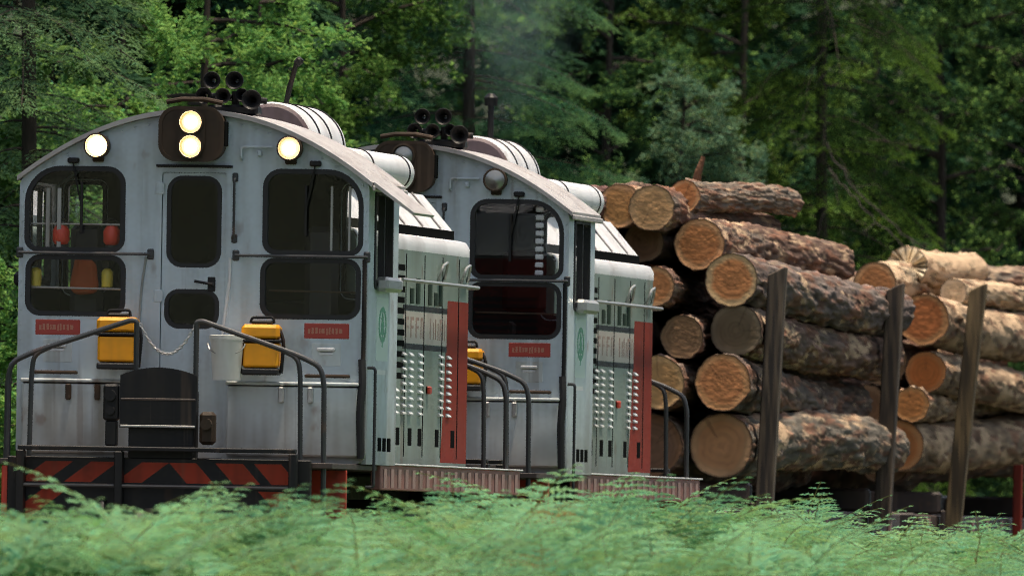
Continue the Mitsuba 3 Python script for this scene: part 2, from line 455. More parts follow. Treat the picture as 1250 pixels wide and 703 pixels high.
# lower bulkhead: tool boxes either side of the door, with a ledge and hasps
for s in (-1, 1):
    a, b = sorted((s * .33, s * 1.5))
    t = L.add('tool_locker', box(a, b, -.10, -.001, 1.56, 2.18, .015), SHELF)
    L.add(t + '__lid', box(a - .01, b + .01, -.125, -.001, 2.183, 2.215, .01), SHELF)
    for z in (.82 * s, 1.08 * s):
        L.add(t + '__hasp', cat([box(z - .025, z + .025, -.14, -.101, 2.03, 2.17, .01), cyl((z, -.14, 2.05), (z, -.165, 2.05), .018, 10)]), STEEL if s > 0 else BROWN)
    a, b = sorted((s * 1.03, s * 1.40))
    L.add('step_bar', tube(fillet([(a, 0, 2.27), (a, -.09, 2.27), (b, -.09, 2.27), (b, 0, 2.27)], .05), .016, 8), BROWN)
    # small pale plate above
    L.add('data_plate', box(s * 1.2 - .13, s * 1.2 + .13, -.012, -.001, 2.36, 2.56, .004), SHELF)
    L.add('data_lamp', cat([box(s * 1.2 - .08, s * 1.2 + .08, -.05, -.013, 2.49, 2.52, .008), box(s * 1.2 - .06, s * 1.2 + .06, -.03, -.013, 2.455, 2.485, .006)]), WHITE)
    # red plate with worn lettering
    pl = L.add('name_plate', box(s * 1.2 - .20, s * 1.2 + .20, -.014, -.001, 2.60, 2.735, .005), PLATE, label='small red plate with worn illegible letters')
    rr = random.Random(11)
    m = []
    v = s * 1.2 - .165
    while v < s * 1.2 + .15:
        wd = rr.uniform(.012, .028)
        m.append(box(v, v + wd, -.0175, -.0145, 2.635 + rr.uniform(0, .012), 2.70 - rr.uniform(0, .015)))
        v += wd + rr.uniform(.008, .018)
    L.add(pl + '__letters', cat(m), LETTER, kind='stuff')
# grab rails on the rear wall
for s in (-1, 1):
    a, b = sorted((s * .38, s * 1.55))
    L.add('grab_rail', cat([tube(fillet([(a, -.002, 3.322), (a, -.075, 3.322), (b, -.075, 3.322), (b, -.002, 3.322)], .03), .013, 8),
                            box(a - .03, a + .03, -.03, -.001, 3.275, 3.37, .01), box(b - .03, b + .03, -.03, -.001, 3.275, 3.37, .01)]), PIPE)
L.add('grab_rail', cat([tube(fillet([(.365, -.002, 4.0), (.365, -.07, 4.0), (.365, -.07, 3.47), (.365, -.002, 3.47)], .03), .012, 8),
                        box(.34, .39, -.03, -.001, 3.97, 4.05, .01), box(.34, .39, -.03, -.001, 3.43, 3.51, .01)]), PIPE)
L.add('conduit', tube(fillet([(.33, -.02, 3.30), (.33, -.025, 3.1), (.27, -.03, 2.62), (.26, -.03, 2.25)], .2), .014, 8), WHITE)
L.add('conduit', tube(fillet([(-.42, -.02, 3.30), (-.46, -.025, 3.0), (-.47, -.03, 2.72)], .2), .010, 8), STEEL)
L.add('conduit', tube(fillet([(1.53, -.02, 3.3), (1.535, -.03, 2.9), (1.53, -.03, 2.1), (1.535, -.03, 1.55)], .2), .020, 8), BLACK)
L.add('air_hose', tube(fillet([(1.525, -.06, 2.42), (1.54, -.08, 2.2), (1.52, -.09, 1.95), (1.53, -.07, 1.55)], .3), .034, 10), RUBBER)
L.add('lamp_bracket', cat([tube(fillet([(.42, -.001, 4.17), (.42, -.06, 4.17), (.42, -.06, 4.28), (.70, -.05, 4.28)], .03), .012, 8), box(.56, .60, -.05, -.001, 4.20, 4.25, .008)]), CAB)
# headlight
hb = rrect(-.28, .28, 4.15, 4.615, .15)
hl = L.add('headlight', ext_vh(hb, -.24, -.002), BROWN)
L.add(hl + '__rim', ext_vh(hb.buffer(.012).difference(hb.buffer(-.02)), -.262, -.241), BROWN)
L.add(hl + '__visor', tube([(-.24, -.14, 4.665), (-.1, -.14, 4.69), (.1, -.14, 4.69), (.26, -.14, 4.66)], .022, 8), BROWN)
L.add(hl + '__face', ext_vh(rrect(-.125, .125, 4.17, 4.60, .12), -.275, -.263), BROWN)
for s in (-1, 1):                                 # number boxes
    a, b = sorted((s * .281, s * .30))
    L.add(hl + '__number_board', box(a, b, -.20, -.03, 4.28, 4.50, .006), DARKGAP)
WARM = (30, 23, 14)
AMBER = (.17, .085, .022)
for z in (4.487, 4.272):
    L.add(hl + '__bezel', lathe([(0, .112), (.03, .116), (.032, .098), (.012, .094)], (0, -.276, z), (0, -1, 0), 28), BROWN, smooth=40)
    L.add(hl + '__lens', lathe([(0, .058), (.010, .04), (.014, 0)], (0, -.278, z), (0, -1, 0), 28), LENS_OFF, smooth=40, only='first', emit=WARM)
    L.add(hl + '__lens_glow', lathe([(.004, .077), (0, .0585)], (0, -.2775, z), (0, -1, 0), 28), HALO, smooth=40, only='first', emit=(.33, .275, .18))  # ring with its own faint emission, softening the lens outline
    L.add(hl + '__halo_ring', lathe([(.022, .097), (0, .075)], (0, -.277, z), (0, -1, 0), 28), HALO, smooth=40, only='first', emit=AMBER)  # outer ring emits amber to imitate a halo, it reflects nothing
    L.add(hl + '__lens', lathe([(0, .093), (.012, .06), (.016, 0)], (0, -.278, z), (0, -1, 0), 28), LENS_OFF, smooth=40, only='second')
for s in (-1, 1):
    m = L.add('marker_lamp', cat([lathe([(0, .10), (.02, .108), (.12, .112), (.16, .112), (.163, .098), (.15, .094)], (s * .86, -.002, 4.27), (0, -1, 0), 26), box(s * .86 - .05, s * .86 + .05, -.05, -.001, 4.13, 4.18, .01)]), BROWN, smooth=40)
    e = (60, 44, 24) if s < 0 else (24, 19, 12)
    L.add(m + '__lens', lathe([(0, .06), (.010, .04), (.014, 0)], (s * .86, -.142, 4.27), (0, -1, 0), 28), LENS_OFF, smooth=40, only='first', emit=e)
    L.add(m + '__lens_glow', lathe([(.004, .079), (0, .0605)], (s * .86, -.1415, 4.27), (0, -1, 0), 28), HALO, smooth=40, only='first', emit=(3, 2, .8) if s < 0 else (.33, .275, .18))
    L.add(m + '__halo_ring', lathe([(.022, .098), (0, .077)], (s * .86, -.141, 4.27), (0, -1, 0), 28), HALO, smooth=40, only='first', emit=(.5, .23, .05) if s < 0 else AMBER)  # amber emission in place of a halo round the lens
    L.add(m + '__lens', lathe([(0, .093), (.012, .06), (.016, 0)], (s * .86, -.152, 4.27), (0, -1, 0), 28), LENS_OFF, smooth=40, only='second')
# horn cluster on the cab roof
hn = L.add('horn', cat([box(.05, .50, .35, .62, arch(.3) - .02, arch(.3) + .07, .02), tube([(.28, .5, 4.6), (.28, .5, 4.78)], .035, 10), tube([(.02, .62, 4.74), (.54, .62, 4.70)], .03, 10)]), BLACK)
for (v, z, r, ln) in ((.10, 4.87, .078, .36), (.31, 4.87, .082, .42), (.02, 4.735, .074, .30), (.22, 4.73, .07, .5), (.47, 4.70, .09, .45), (.36, 4.745, .06, .3)):
    pf = [(0, .022), (ln * .5, .03), (ln * .8, .05), (ln * .95, r * .9), (ln, r), (ln + .006, r * .96), (ln - .03, r * .55), (ln - .12, .02)]
    L.add(hn + '__bell', lathe(pf, (v, .62, z), (0, -1, 0), 20), BLACK, smooth=40)
# antenna
L.add('antenna', cat([tube([(-.03, 5.6, 4.72), (.02, 5.55, 4.93), (.10, 5.45, 5.17)], [.024, .026, .022], 10), lathe([(0, .0), (0, .035), (.05, .04), (.07, .025), (.07, 0)], (.095, 5.45, 5.15), (.8, -.1, .8), 12)]), BLACK, only='first')
L.add('antenna', cat([tube([(.03, 5.6, 4.7), (.03, 5.6, 5.14)], .03, 10), lathe([(0, .0), (0, .06), (.08, .07), (.12, .03), (.12, 0)], (.03, 5.6, 5.10), (0, 0, 1), 12)]), BLACK, only='second')
# exhaust silencer: the banded drum behind the cab roof
dr_ = L.add('silencer_drum', lathe([(0, 0), (0, .37), (.02, .385), (2.1, .385), (2.16, .36), (2.18, 0)], (0.0, 4.6, 4.40), (0, 1, 0), 48), WHITE, smooth=40)
L.add(dr_ + '__end_plate', lathe([(0, 0.0), (0, .34), (.03, .37), (.035, .37)], (0.0, 4.57, 4.40), (0, 1, 0), 40), PURPLE, smooth=40)
for u in (5.05, 5.75, 6.5):
    L.add(dr_ + '__band', lathe([(0, .387), (0, .397), (.05, .397), (.05, .387)], (0, u, 4.40), (0, 1, 0), 48), BLACK, smooth=30)
L.add(dr_ + '__saddle', cat([box(-.34, .34, u, u + .1, 4.0, 4.12, .01) for u in (4.9, 6.3)]), BLACK)
tk = L.add('air_tank', lathe([(0, 0), (.02, .10), (.08, .15), (.16, .165), (3.4, .165), (3.48, .15), (3.54, .10), (3.56, 0)], (.80, 3.7, 4.20), (0, 1, 0), 32), WHITE, smooth=45)
for u in (4.4, 6.75):
    L.add(tk + '__strap', lathe([(0, .167), (0, .176), (.05, .176), (.05, .167)], (.80, u, 4.20), (0, 1, 0), 32), BLACK, smooth=30)
L.add('roof_pipe', tube([(.62, 3.0, 4.36), (.62, 7.0, 4.36)], .03, 8), WHITE)
# hood
W = 1.18
U0, U1 = CL + .01, 9.3
hp = sg.Polygon([(-W, 1.53), (W, 1.53), (W, 3.50)] + [(W - .11 + .11 * math.cos(a), 3.50 + .11 * math.sin(a)) for a in np.linspace(0, math.pi / 2, 7)]
                + [(-W + .11 - .11 * math.sin(a), 3.50 + .11 * math.cos(a)) for a in np.linspace(0, math.pi / 2, 7)])
hood = L.add('hood', ext_vh(hp, U0, U1), HOOD, smooth=35)
L.add(hood + '__top_skin', ext_vh(sg.Polygon([(W - .10, 3.613), (W - .03, 3.597), (W + .004, 3.545), (W + .004, 3.47), (W + .009, 3.47), (W + .009, 3.548), (W - .026, 3.605), (W - .10, 3.622)]), U0 + .02, U1 - .02), WHITE, smooth=35)
cw = sg.Polygon([(-1.06, 3.625), (1.06, 3.625), (1.06, 3.71), (.78, 4.04), (-.78, 4.04), (-1.06, 3.71)])
cowl = L.add('cowl', ext_vh(cw, U0 + .02, U1 - .28), WHITE)
L.add(cowl + '__gap_strip', box(1.061, 1.076, U0 + .02, U1 - .28, 3.625, 3.708), DARKGAP)
for u in (4.6, 5.8, 7.0, 8.2):
    a = np.array([1.066, u, 3.715]); b = np.array([.786, u, 4.045])
    L.add(cowl + '__seam', tube([a, b], .012, 6), ROOF)
L.add(cowl + '__vent_post', box(1.0, 1.06, 4.3, 4.36, 3.66, 4.0, .01), BLACK)
# red nose of the hood: side sheet with slanted edge, and the end
rs = sg.Polygon([(8.0, 1.56), (U1 - .02, 1.56), (U1 - .02, 3.05), (7.9, 3.05), (7.75, 2.2), (7.55, 1.56)])
for s in (-1, 1):
    a, b = sorted((s * (W + .001), s * (W + .005)))
    L.add(hood + '__red_panel', ext_uh(rs, a, b), HOODRED, label='red painted front corner of the hood')
    # pale lettered band with dark borders
    bn = L.add(hood + '__lettered_band', box(a, b, 4.95, 7.85, 2.63, 2.92), CREAM, label='pale band with faded reddish letters')
    a, b = sorted((s * (W + .006), s * (W + .010)))
    rr = random.Random(5)
    m, u = [], 5.1
    while u < 7.7:
        wd = rr.uniform(.10, .17)
        k = rr.random()
        if not 6.2 < u < 6.42:
            m.append(box(a, b, u, u + wd * .35, 2.68, 2.87))
            if k > .3:
                m.append(box(a, b, u + wd * .36, u + wd * 1.3, 2.84, 2.87))
            if k > .55:
                m.append(box(a, b, u + wd * .36, u + wd * 1.2, 2.765, 2.79))
            if k < .6:
                m.append(box(a, b, u + wd * 1.31, u + wd * 1.6, 2.68, 2.835))
        u += wd * 1.6 + .09
    L.add(hood + '__letters', cat(m), SCRIPT, kind='stuff')
    L.add(hood + '__stripe', cat([box(*sorted((s * (W + .001), s * (W + .006))), 4.95, 7.85, 2.925, 2.975), box(*sorted((s * (W + .001), s * (W + .006))), 4.95, 7.85, 2.575, 2.626)]), BLACK)
    for u in (5.08, 6.30, 7.5, 8.6):
        L.add(hood + '__door_seam', box(*sorted((s * (W + .0055), s * (W + .011))), u - .012, u + .012, 1.6, 3.44), DARKGAP)
    # run-down stains and latches above the band
    for u in (5.4, 5.8, 6.6, 7.0, 7.3):
        z = rr.uniform(.1, .25)
        L.add(hood + '__latch', box(*sorted((s * (W + .001), s * (W + .035))), u, u + .05, 2.99, 2.99 + z, .005), STAIN)
    # dark louvre column next to the cab
    m = []
    for z in np.arange(2.30, 3.32, .098):
        m.append(box(*sorted((s * (W + .001), s * (W + .007))), 4.38, 5.02, z, z + .055))
    L.add(hood + '__intake_slot', cat(m), DARKGAP, kind='stuff')
    # pressed louvers: little hoods, painted paler than the sheet to show light on their tops
    m = []
    for ub in (4.42, 4.88, 5.34, 5.98, 7.35, 7.85):
        for j, z in enumerate(np.arange(1.98, 2.56, .0665)):
            if ub < 4.6 and z > 2.2:
                continue
            x0, x1 = W + .001, W + .030
            q = sg.Polygon([(x0, z), (x1, z), (x1, z + .010), (x0, z + .036)])
            g = ext_vh(q, ub, ub + .21)
            if s < 0:
                g.vertices[:, 0] *= -1
                g.invert()
            m.append(g)
    L.add(hood + '__louver', cat(m), SHELF, kind='stuff')
    for u in (4.55, 5.35, 6.0, 7.15, 8.2):
        L.add(hood + '__grille_slot', box(*sorted((s * (W + .0055), s * (W + .012))), u, u + .22, 1.70, 1.86, .002), DARKGAP)
        
    # handrail along the hood
    rl = [(s * (W + .10), 4.2, 3.19), (s * (W + .10), U1 + .05, 3.19), (s * (W - .1), U1 + .18, 3.18)]
    hr = L.add('hood_rail', tube(fillet(rl, .1), .016, 8), STEEL)
    for u in (4.3, 5.9, 7.5, 9.1):
        L.add(hr + '__stanchion', cyl((s * W, u, 3.19), (s * (W + .10), u, 3.19), .014, 8), WHITE)
    for u in (7.2, 8.75):
        L.add(hood + '__lifting_loop', tube(fillet([(s * (W + .01), u - .0, 3.22), (s * (W + .05), u, 3.36), (s * (W + .05), u + .35, 3.40), (s * (W + .01), u + .4, 3.24)], .08), .013, 8), STEEL)
    L.add(hood + '__red_latch', box(*sorted((s * (W + .006), s * (W + .04))), 6.55, 6.68, 2.18, 2.25, .01), RED)
    # louvers on the cab corner box below
L.add(hood + '__end_sheet', ext_vh(hp.buffer(-.02), U1 + .001, U1 + .02), HOODRED)
L.add(hood + '__radiator_grille', cat([box(-.7, .7, U1 + .021, U1 + .05, z, z + .03) for z in np.arange(2.0, 3.2, .07)]), BLACK, kind='stuff')
# decals on the right and left side of the cab
for s in (-1, 1):
    a, b = sorted((s * (HW + .001), s * (HW + .004)))
    dc = L.add('emblem_panel', ext_uh(rrect(.55, 1.30, 2.42, 2.98, .02), a, b), DECAL, label='pale panel with a round green tree emblem')
    a, b = sorted((s * (HW + .005), s * (HW + .008)))
    ring = sg.Point(0, 0).buffer(.16).difference(sg.Point(0, 0).buffer(.12))
    tree = sg.Polygon([(0, .13), (.05, .05), (.03, .05), (.075, -.02), (.045, -.02), (.09, -.09), (.015, -.09), (.015, -.2), (-.015, -.2), (-.015, -.09), (-.09, -.09), (-.045, -.02), (-.075, -.02), (-.03, .05), (-.05, .05)])
    em = affinity.translate(affinity.scale(ring.union(tree), 1.5, 1.0), .92, 2.74)
    L.add(dc + '__emblem', ext_uh(em, a, b), DECALG)
    L.add('small_notice', box(*sorted((s * (HW + .001), s * (HW + .004))), .6, 1.15, 2.30, 2.34), WHITE)
    L.add('cab_vent', cat([box(*sorted((s * (HW + .001), s * (HW + .016))), u, u + .14, 1.62, 1.74, .004) for u in (.75, 1.05, 1.35)]), DARKGAP, kind='stuff')
    L.add('cab_grab_iron', tube(fillet([(s * HW, .06, 2.35), (s * (HW + .07), .06, 2.35), (s * (HW + .07), .06, 1.3), (s * HW, .06, 1.3)], .05), .014, 8), PIPE)
# underframe
L.add('deck', box(-1.5, 1.5, -1.6, 10.5, 1.45, 1.497, .004), CARSTEEL)
for s in (-1, 1):
    a, b = sorted((s * 1.44, s * 1.53))
    sl = L.add('side_sill', box(a, b, 1.2, 10.5, 1.28, 1.505, .008), SILL)
    a, b = sorted((s * 1.531, s * 1.542))
    for u in np.arange(1.35, 10.4, .46):
        L.add(sl + '__rib', box(a, b, u, u + .18, 1.30, 1.47, .002), SILLRIB)
    L.add('sill_lip', box(*sorted((s * 1.42, s * 1.56)), 1.2, 10.5, 1.506, 1.52, .003), WHITE if s > 0 else SILL)
    # red step well behind the end steps
    for (ua, ub) in ((-.72, -.68), (9.6, 9.64)):
        L.add('step_riser', box(*sorted((s * 1.10, s * 1.50)), ua, ub, .62, 1.44, .006), RED)
        for z in (.55, .95):
            L.add('step', box(*sorted((s * 1.10, s * 1.52)), ua - .35, ua - .01, z, z + .03, .006), BLACK)
    if s < 0:
        L.add('step_cheek', box(*sorted((s * 1.37, s * 1.43)), -1.58, -1.1, .45, 1.44, .01), RED)
L.add('fuel_tank', box(-1.2, 1.2, 3.6, 6.2, .45, 1.2, .12), BLACK)
L.add('centre_sill', box(-.5, .5, -1.5, 10.4, 1.0, 1.44, .02), BLACK)
for e, u0, sg_ in ((0, -1.6, -1), (1, 10.5, 1)):
    a, b = sorted((u0, u0 + sg_ * .09))
    es = L.add('end_sill', box(-1.36, 1.32, a, b, .78, 1.52, .01), BLACK)
    f0, f1 = sorted((u0 + sg_ * .091, u0 + sg_ * .096))
    for vc in (-1.02, -.62, -.17, .27, .68, 1.02):
        d = .10 if vc < 0 else -.10
        L.add(es + '__stripe', ext_vh(sg.Polygon([(vc - .14 - d, 1.30), (vc + .10 - d, 1.30), (vc + .14 + d, 1.48), (vc - .10 + d, 1.48)]), f0, f1), STRIPE)
    for vc in (-1.12, 1.1):
        d = .16 if vc < 0 else -.16
        L.add(es + '__stripe', ext_vh(sg.Polygon([(vc - .14 - d, .95), (vc + .08 - d, .95), (vc + .14 + d, 1.24), (vc - .08 + d, 1.24)]), f0, f1), STRIPE)
    # pilot bars
    f0, f1 = sorted((u0 + sg_ * .10, u0 + sg_ * .24))
    L.add('foot_board', box(-1.25, 1.20, f0, f1, 1.575, 1.615, .008), BLACK)
    L.add('pilot_bar', tube([(-1.22, u0 + sg_ * .2, 1.27), (1.18, u0 + sg_ * .2, 1.27)], .018, 8), PIPE)
    for v in (-1.23, -.36, 1.18):
        L.add('pilot_post', box(v - .035, v + .035, f0, f1, .95, 1.574, .01), BLACK)
    L.add('foot_board', box(-1.3, -.45, f0, f1, .42, .47, .008), BLACK)
    L.add('foot_board', box(.45, 1.3, f0, f1, .42, .47, .008), BLACK)
    c0, c1 = sorted((u0 + sg_ * .1, u0 + sg_ * .70))
    L.add('coupler', cat([box(-.12, .12, *sorted((u0 + sg_ * .1, u0 + sg_ * .5)), .78, 1.0, .03), box(-.17, -.03, *sorted((u0 + sg_ * .47, u0 + sg_ * .70)), .74, 1.04, .05), box(.06, .16, *sorted((u0 + sg_ * .47, u0 + sg_ * .60)), .74, 1.04, .04), box(-.17, .16, *sorted((u0 + sg_ * .45, u0 + sg_ * .53)), .80, .98, .03), cyl((-.02, u0 + sg_ * .60, .70), (-.02, u0 + sg_ * .60, 1.08), .035, 14)]), CARSTEEL)
    for v in (-.5, .42):
        L.add('brake_hose', tube(fillet([(v, u0 + sg_ * .1, 1.15), (v, u0 + sg_ * .25, 1.1), (v * .8, u0 + sg_ * .4, .6), (v * .5, u0 + sg_ * .6, .7)], .15), .025, 8), RUBBER)
    # end railings
    uu = u0 + sg_ * -.1
    for s in (-1, 1):
        L.add('end_rail', tube(fillet([(s * .265, uu, 1.5), (s * .265, uu, 2.715), (s * .32, uu, 2.72), (s * 1.18, uu, 2.43), (s * 1.365, uu, 2.34), (s * 1.40, uu, 2.2), (s * 1.41, uu, 1.0), (s * 1.41, uu, .62)], .10), .024, 10), PIPE)
        L.add('end_post', tube(fillet([(s * .98, uu, 2.50), (s * 1.17, uu, 2.41), (s * 1.19, uu, 2.25), (s * 1.20, uu, 1.5)], .10), .022, 10), PIPE)
        L.add('end_post', tube([(s * .265, uu, 2.1), (s * .265, uu, 1.5)], .03, 10), BLACK)
# raised drop step and what hangs about it (rear end), safety chain
pu = -1.72
dpq = sg.Polygon([(-.37, 1.78), (.31, 1.78), (.31, 2.24)] + [(v, 2.24 + .07 * (1 - ((v + .03) / .34) ** 2)) for v in np.linspace(.31, -.37, 13)])
ds = L.add('drop_step', ext_vh(dpq, pu, pu + .05), BLACK)
for z in (1.785, 2.02):
    L.add(ds + '__rib', box(-.36, .30, pu - .025, pu - .001, z, z + .02, .004), STEEL if z < 1.9 else CARSTEEL)
L.add(ds + '__hinge_plate', box(-.30, .28, pu + .06, pu + .09, 1.5, 1.84, .01), BLACK)
L.add('jumper_receptacle', cat([box(-.52, -.385, pu, pu + .14, 1.84, 2.16, .02), box(-.50, -.40, pu + .02, pu + .14, 1.62, 1.84, .01), cyl((-.45, pu, 2.06), (-.45, pu - .06, 2.06), .05, 14), cyl((-.45, pu, 1.93), (-.45, pu - .05, 1.93), .04, 14)]), BLACK)
L.add('jumper_receptacle', cat([box(.33, .47, pu + .02, pu + .14, 1.64, 1.93, .03), cyl((.40, pu + .02, 1.82), (.40, pu - .05, 1.82), .05, 14)]), BROWN)
ch = []
n = 26
cp = [np.array([-.24 + .5 * t, -1.5, 2.70 - .27 * (1 - (2 * t - 1) ** 2)]) for t in np.linspace(0, 1, n)]
for k in range(n - 1):
    m = (cp[k] + cp[k + 1]) / 2
    d = cp[k + 1] - cp[k]; d /= np.linalg.norm(d)
    sdir = np.array([0, 1, 0]) if k % 2 else np.cross(d, [0, 1, 0])
    a = [m + d * .017 * math.cos(t) + sdir * .011 * math.sin(t) for t in np.linspace(0, 2 * math.pi, 11)]
    ch.append(tube(a, .0065, 6, caps=False))
L.add('safety_chain', cat(ch), STEEL)
# trucks
for uc in (1.0, 8.0):
    for s in (-1, 1):
        tf = L.add('truck_frame', cat([box(*sorted((s * .88, s * 1.04)), uc - 1.55, uc + 1.55, .62, .86, .03), box(*sorted((s * .88, s * 1.06)), uc - .35, uc + .35, .30, .70, .03)]), CARSTEEL)
        for w in (-1.22, 1.22):
            L.add(tf + '__journal_box', box(*sorted((s * .95, s * 1.14)), uc + w - .17, uc + w + .17, .36, .70, .04), CARSTEEL if uc > 4 else STEEL)
    for w in (-1.22, 1.22):
        L.add('wheelset', cat([lathe([(0, .08), (0, .508), (.10, .508), (.115, .54), (.14, .54), (.14, .08)], (s * .71, uc + w, .508), (s, 0, 0), 32) if s < 0 else lathe([(.14, .08), (.14, .508), (.04, .508), (.025, .54), (0, .54), (0, .08)], (.70, uc + w, .508), (1, 0, 0), 32) for s in (-1, 1)] + [cyl((-.9, uc + w, .508), (.9, uc + w, .508), .08, 14)]), CARSTEEL, smooth=30)
# cab interior
L.add('control_stand', cat([box(.45, .85, 1.0, 1.5, 1.5, 2.75, .03), box(.40, .9, .95, 1.3, 2.75, 2.95, .03)]), INTERIOR)
for s, nm in ((-1, 'first'), (1, 'first'), (1, 'second'), (-1, 'second')):
    bw = .15 if nm == 'first' else .21
    st = L.add('driver_seat', cat([box(s * 1.05 - .25, s * 1.05 + .25, .75, 1.2, 2.45, 2.57, .04), box(s * 1.05 - bw, s * 1.05 + bw, .62, .74, 2.60 if nm == 'first' else 3.02, 3.60 if nm == 'first' else 3.62, .055), cyl((s * 1.05, .95, 1.5), (s * 1.05, .95, 2.45), .05, 12)]), SEATBLK if nm == 'first' else SEATRED, only=nm)
L.add('hanging_coat', trimesh.convex.convex_hull(np.vstack([trimesh.creation.icosphere(2, r).vertices * [1, .5, 1] + c for c, r in (((-1.06, .46, 3.24), .075), ((-1.0, .46, 3.2), .07), ((-1.08, .46, 3.05), .09), ((-.98, .46, 3.04), .07))])), ORANGE, only='first', label='orange cloth hanging inside the left window')
L.add('inside_bar', tube([(-1.5, .12, 3.02), (-.66, .12, 3.01)], .010, 6), STEEL)
L.add('inside_bar', tube([(.66, .12, 3.02), (1.45, .12, 3.01)], .010, 6), BROWN)
L.add('inside_bar', tube([(-1.5, .12, 3.58), (-.66, .12, 3.58)], .008, 6), STEEL, only='first')
for v in (-1.32, -1.22):
    L.add('inside_strap', box(v - .02, v + .02, .10, .12, 3.36, 3.9, .005), STEEL, only='first')
m = []
for z in np.arange(3.3, 4.0, .075):
    m.append(box(1.225, 1.305, .10, .12, z, z + .05, .008))
L.add('inside_strap', cat(m), WHITE, only='second', label='white banded strap hanging inside the right window')
m = [box(v - .012, v + .012, .2, .22, 3.37, 3.95, .004) for v in (1.20, 1.36)]
L.add('inside_strap', cat(m), STEEL, only='first')

LOCO2 = 13.5
L.place('switcher_locomotive', frame(), 'first')
L.place('switcher_locomotive_001', frame(LOCO2), 'second')
tag('switcher_locomotive', 'front grey switcher locomotive with its headlights lit, leading the log train', 'locomotive', 'grey switcher locomotives')
tag('switcher_locomotive_001', 'second grey switcher locomotive with unlit lamps, coupled between the lead one and the logs', 'locomotive', 'grey switcher locomotives')

# ---------------------------------------------------------------- things hung on the locomotives
def pump_can(name, v, u, h0, h1, w, u_loco, label):
    m = Model()
    hm = h0 + .62 * (h1 - h0)
    d = .2
    m.add('tank', cat([box(v - w / 2 + .01, v + w / 2 - .01, u - d, u, h0 + .06, hm, .025), box(v - w / 2, v + w / 2, u - d - .01, u + .0, hm + .012, h1 - .04, .03)]), YELLOW, smooth=False)
    m.add('base', box(v - w / 2 + .005, v + w / 2 - .005, u - d - .005, u - .001, h0, h0 + .058, .012), RUBBER)
    m.add('lid', cat([box(v - .09, v + .10, u - .16, u - .04, h1 - .038, h1 - .005, .012), tube(fillet([(v - .10, u - .1, h1 - .03), (v - .09, u - .1, h1 + .02), (v + .10, u - .1, h1 + .025), (v + .11, u - .1, h1 - .03)], .03), .012, 8)]), BLACK)
    m.add('strap', cat([box(v - w / 2 - .012, v + w / 2 + .012, u - d - .02, u - .0, hm - .012, hm + .010, .004), tube(fillet([(v + w / 2 - .02, u - .12, h1 - .06), (v + w / 2 + .035, u - .13, hm), (v + w / 2 + .01, u - .12, h0 + .02)], .1), .016, 8)]), BLACK)
    k = numbered(name)
    m.place(k, frame(u_loco))
    tag(k, label, 'pump can', 'yellow pump cans on the cab walls')


pump_can('pump_can', -.625, -.13, 2.30, 2.80, .36, 0, 'yellow pump can on the lead cab, left of the door behind the railing')
pump_can('pump_can', .655, -.13, 2.27, 2.755, .34, 0, 'yellow pump can on the lead cab, right of the door beside the white bucket')
pump_can('pump_can', .62, -.13, 2.27, 2.71, .34, LOCO2, 'yellow pump can on the second cab, behind the lead engine')
m = Model()
m.add('pail', lathe([(0, 0), (0, .125), (.33, .148), (.345, .156), (.36, .156), (.36, .14)], (.36, -.30, 2.22), (0, 0, 1), 32), BUCKET, smooth=40)
m.add('lid', lathe([(0, .162), (.03, .162), (.035, .14), (.036, 0)], (.36, -.30, 2.581), (0, 0, 1), 32), BUCKET, smooth=40)
m.add('handle', tube([(.36 + .165 * math.cos(t), -.30 - .11 * math.sin(t) * .6 - .05, 2.54 - .10 * math.sin(t)) for t in np.linspace(0, math.pi, 15)], .006, 6), STEEL)
m.place('white_bucket', frame())
tag('white_bucket', 'off-white plastic bucket with lid on the lead cab ledge right of the door', 'bucket')
USED.add('white_bucket')
for i, (v, z) in enumerate(((-1.21, 3.49), (-.755, 3.49))):
    m = Model()
    m.add('lens', lathe([(0, .0), (0, .055), (.03, .075), (.12, .078), (.17, .05), (.17, 0)], (v, .17, z - .09), (0, 0, 1), 20), LAMPRED, smooth=40)
    m.add('base', lathe([(0, 0), (0, .06), (.04, .06), (.04, 0)], (v, .17, z - .131), (0, 0, 1), 16), SEATBLK)
    m.add('bail', tube([(v + .07 * math.cos(t), .17, z + .05 + .09 * math.sin(t)) for t in np.linspace(0, math.pi, 11)], .006, 6), BLACK)
    k = numbered('red_lantern')
    m.place(k, frame())
    tag(k, ['red lantern inside the lead cab, left of two in the upper left window', 'red lantern inside the lead cab, right of two in the upper left window'][i], 'lantern', 'red lanterns in the lead cab')
for i, (v, z) in enumerate(((-1.43, 3.12), (-.79, 3.12))):
    m = Model()
    m.add('bottle', lathe([(0, .0), (0, .05), (.13, .052), (.16, .03), (.17, 0)], (v, .17, z - .09), (0, 0, 1), 20), LAMPYEL, smooth=40)
    m.add('cap', lathe([(0, 0), (0, .045), (.10, .05), (.105, 0)], (v, .17, z + .082), (0, 0, 1), 16), SEATBLK)
    m.add('bail', tube([(v + .05 * math.cos(t), .17, z + .15 + .05 * math.sin(t)) for t in np.linspace(0, math.pi, 11)], .006, 6), BLACK)
    k = numbered('yellow_lantern')
    m.place(k, frame())
    tag(k, ['yellow lantern with black cap, left of two in the lower left cab window', 'yellow lantern with black cap, right of two in the lower left cab window'][i], 'lantern', 'yellow lanterns in the lead cab')

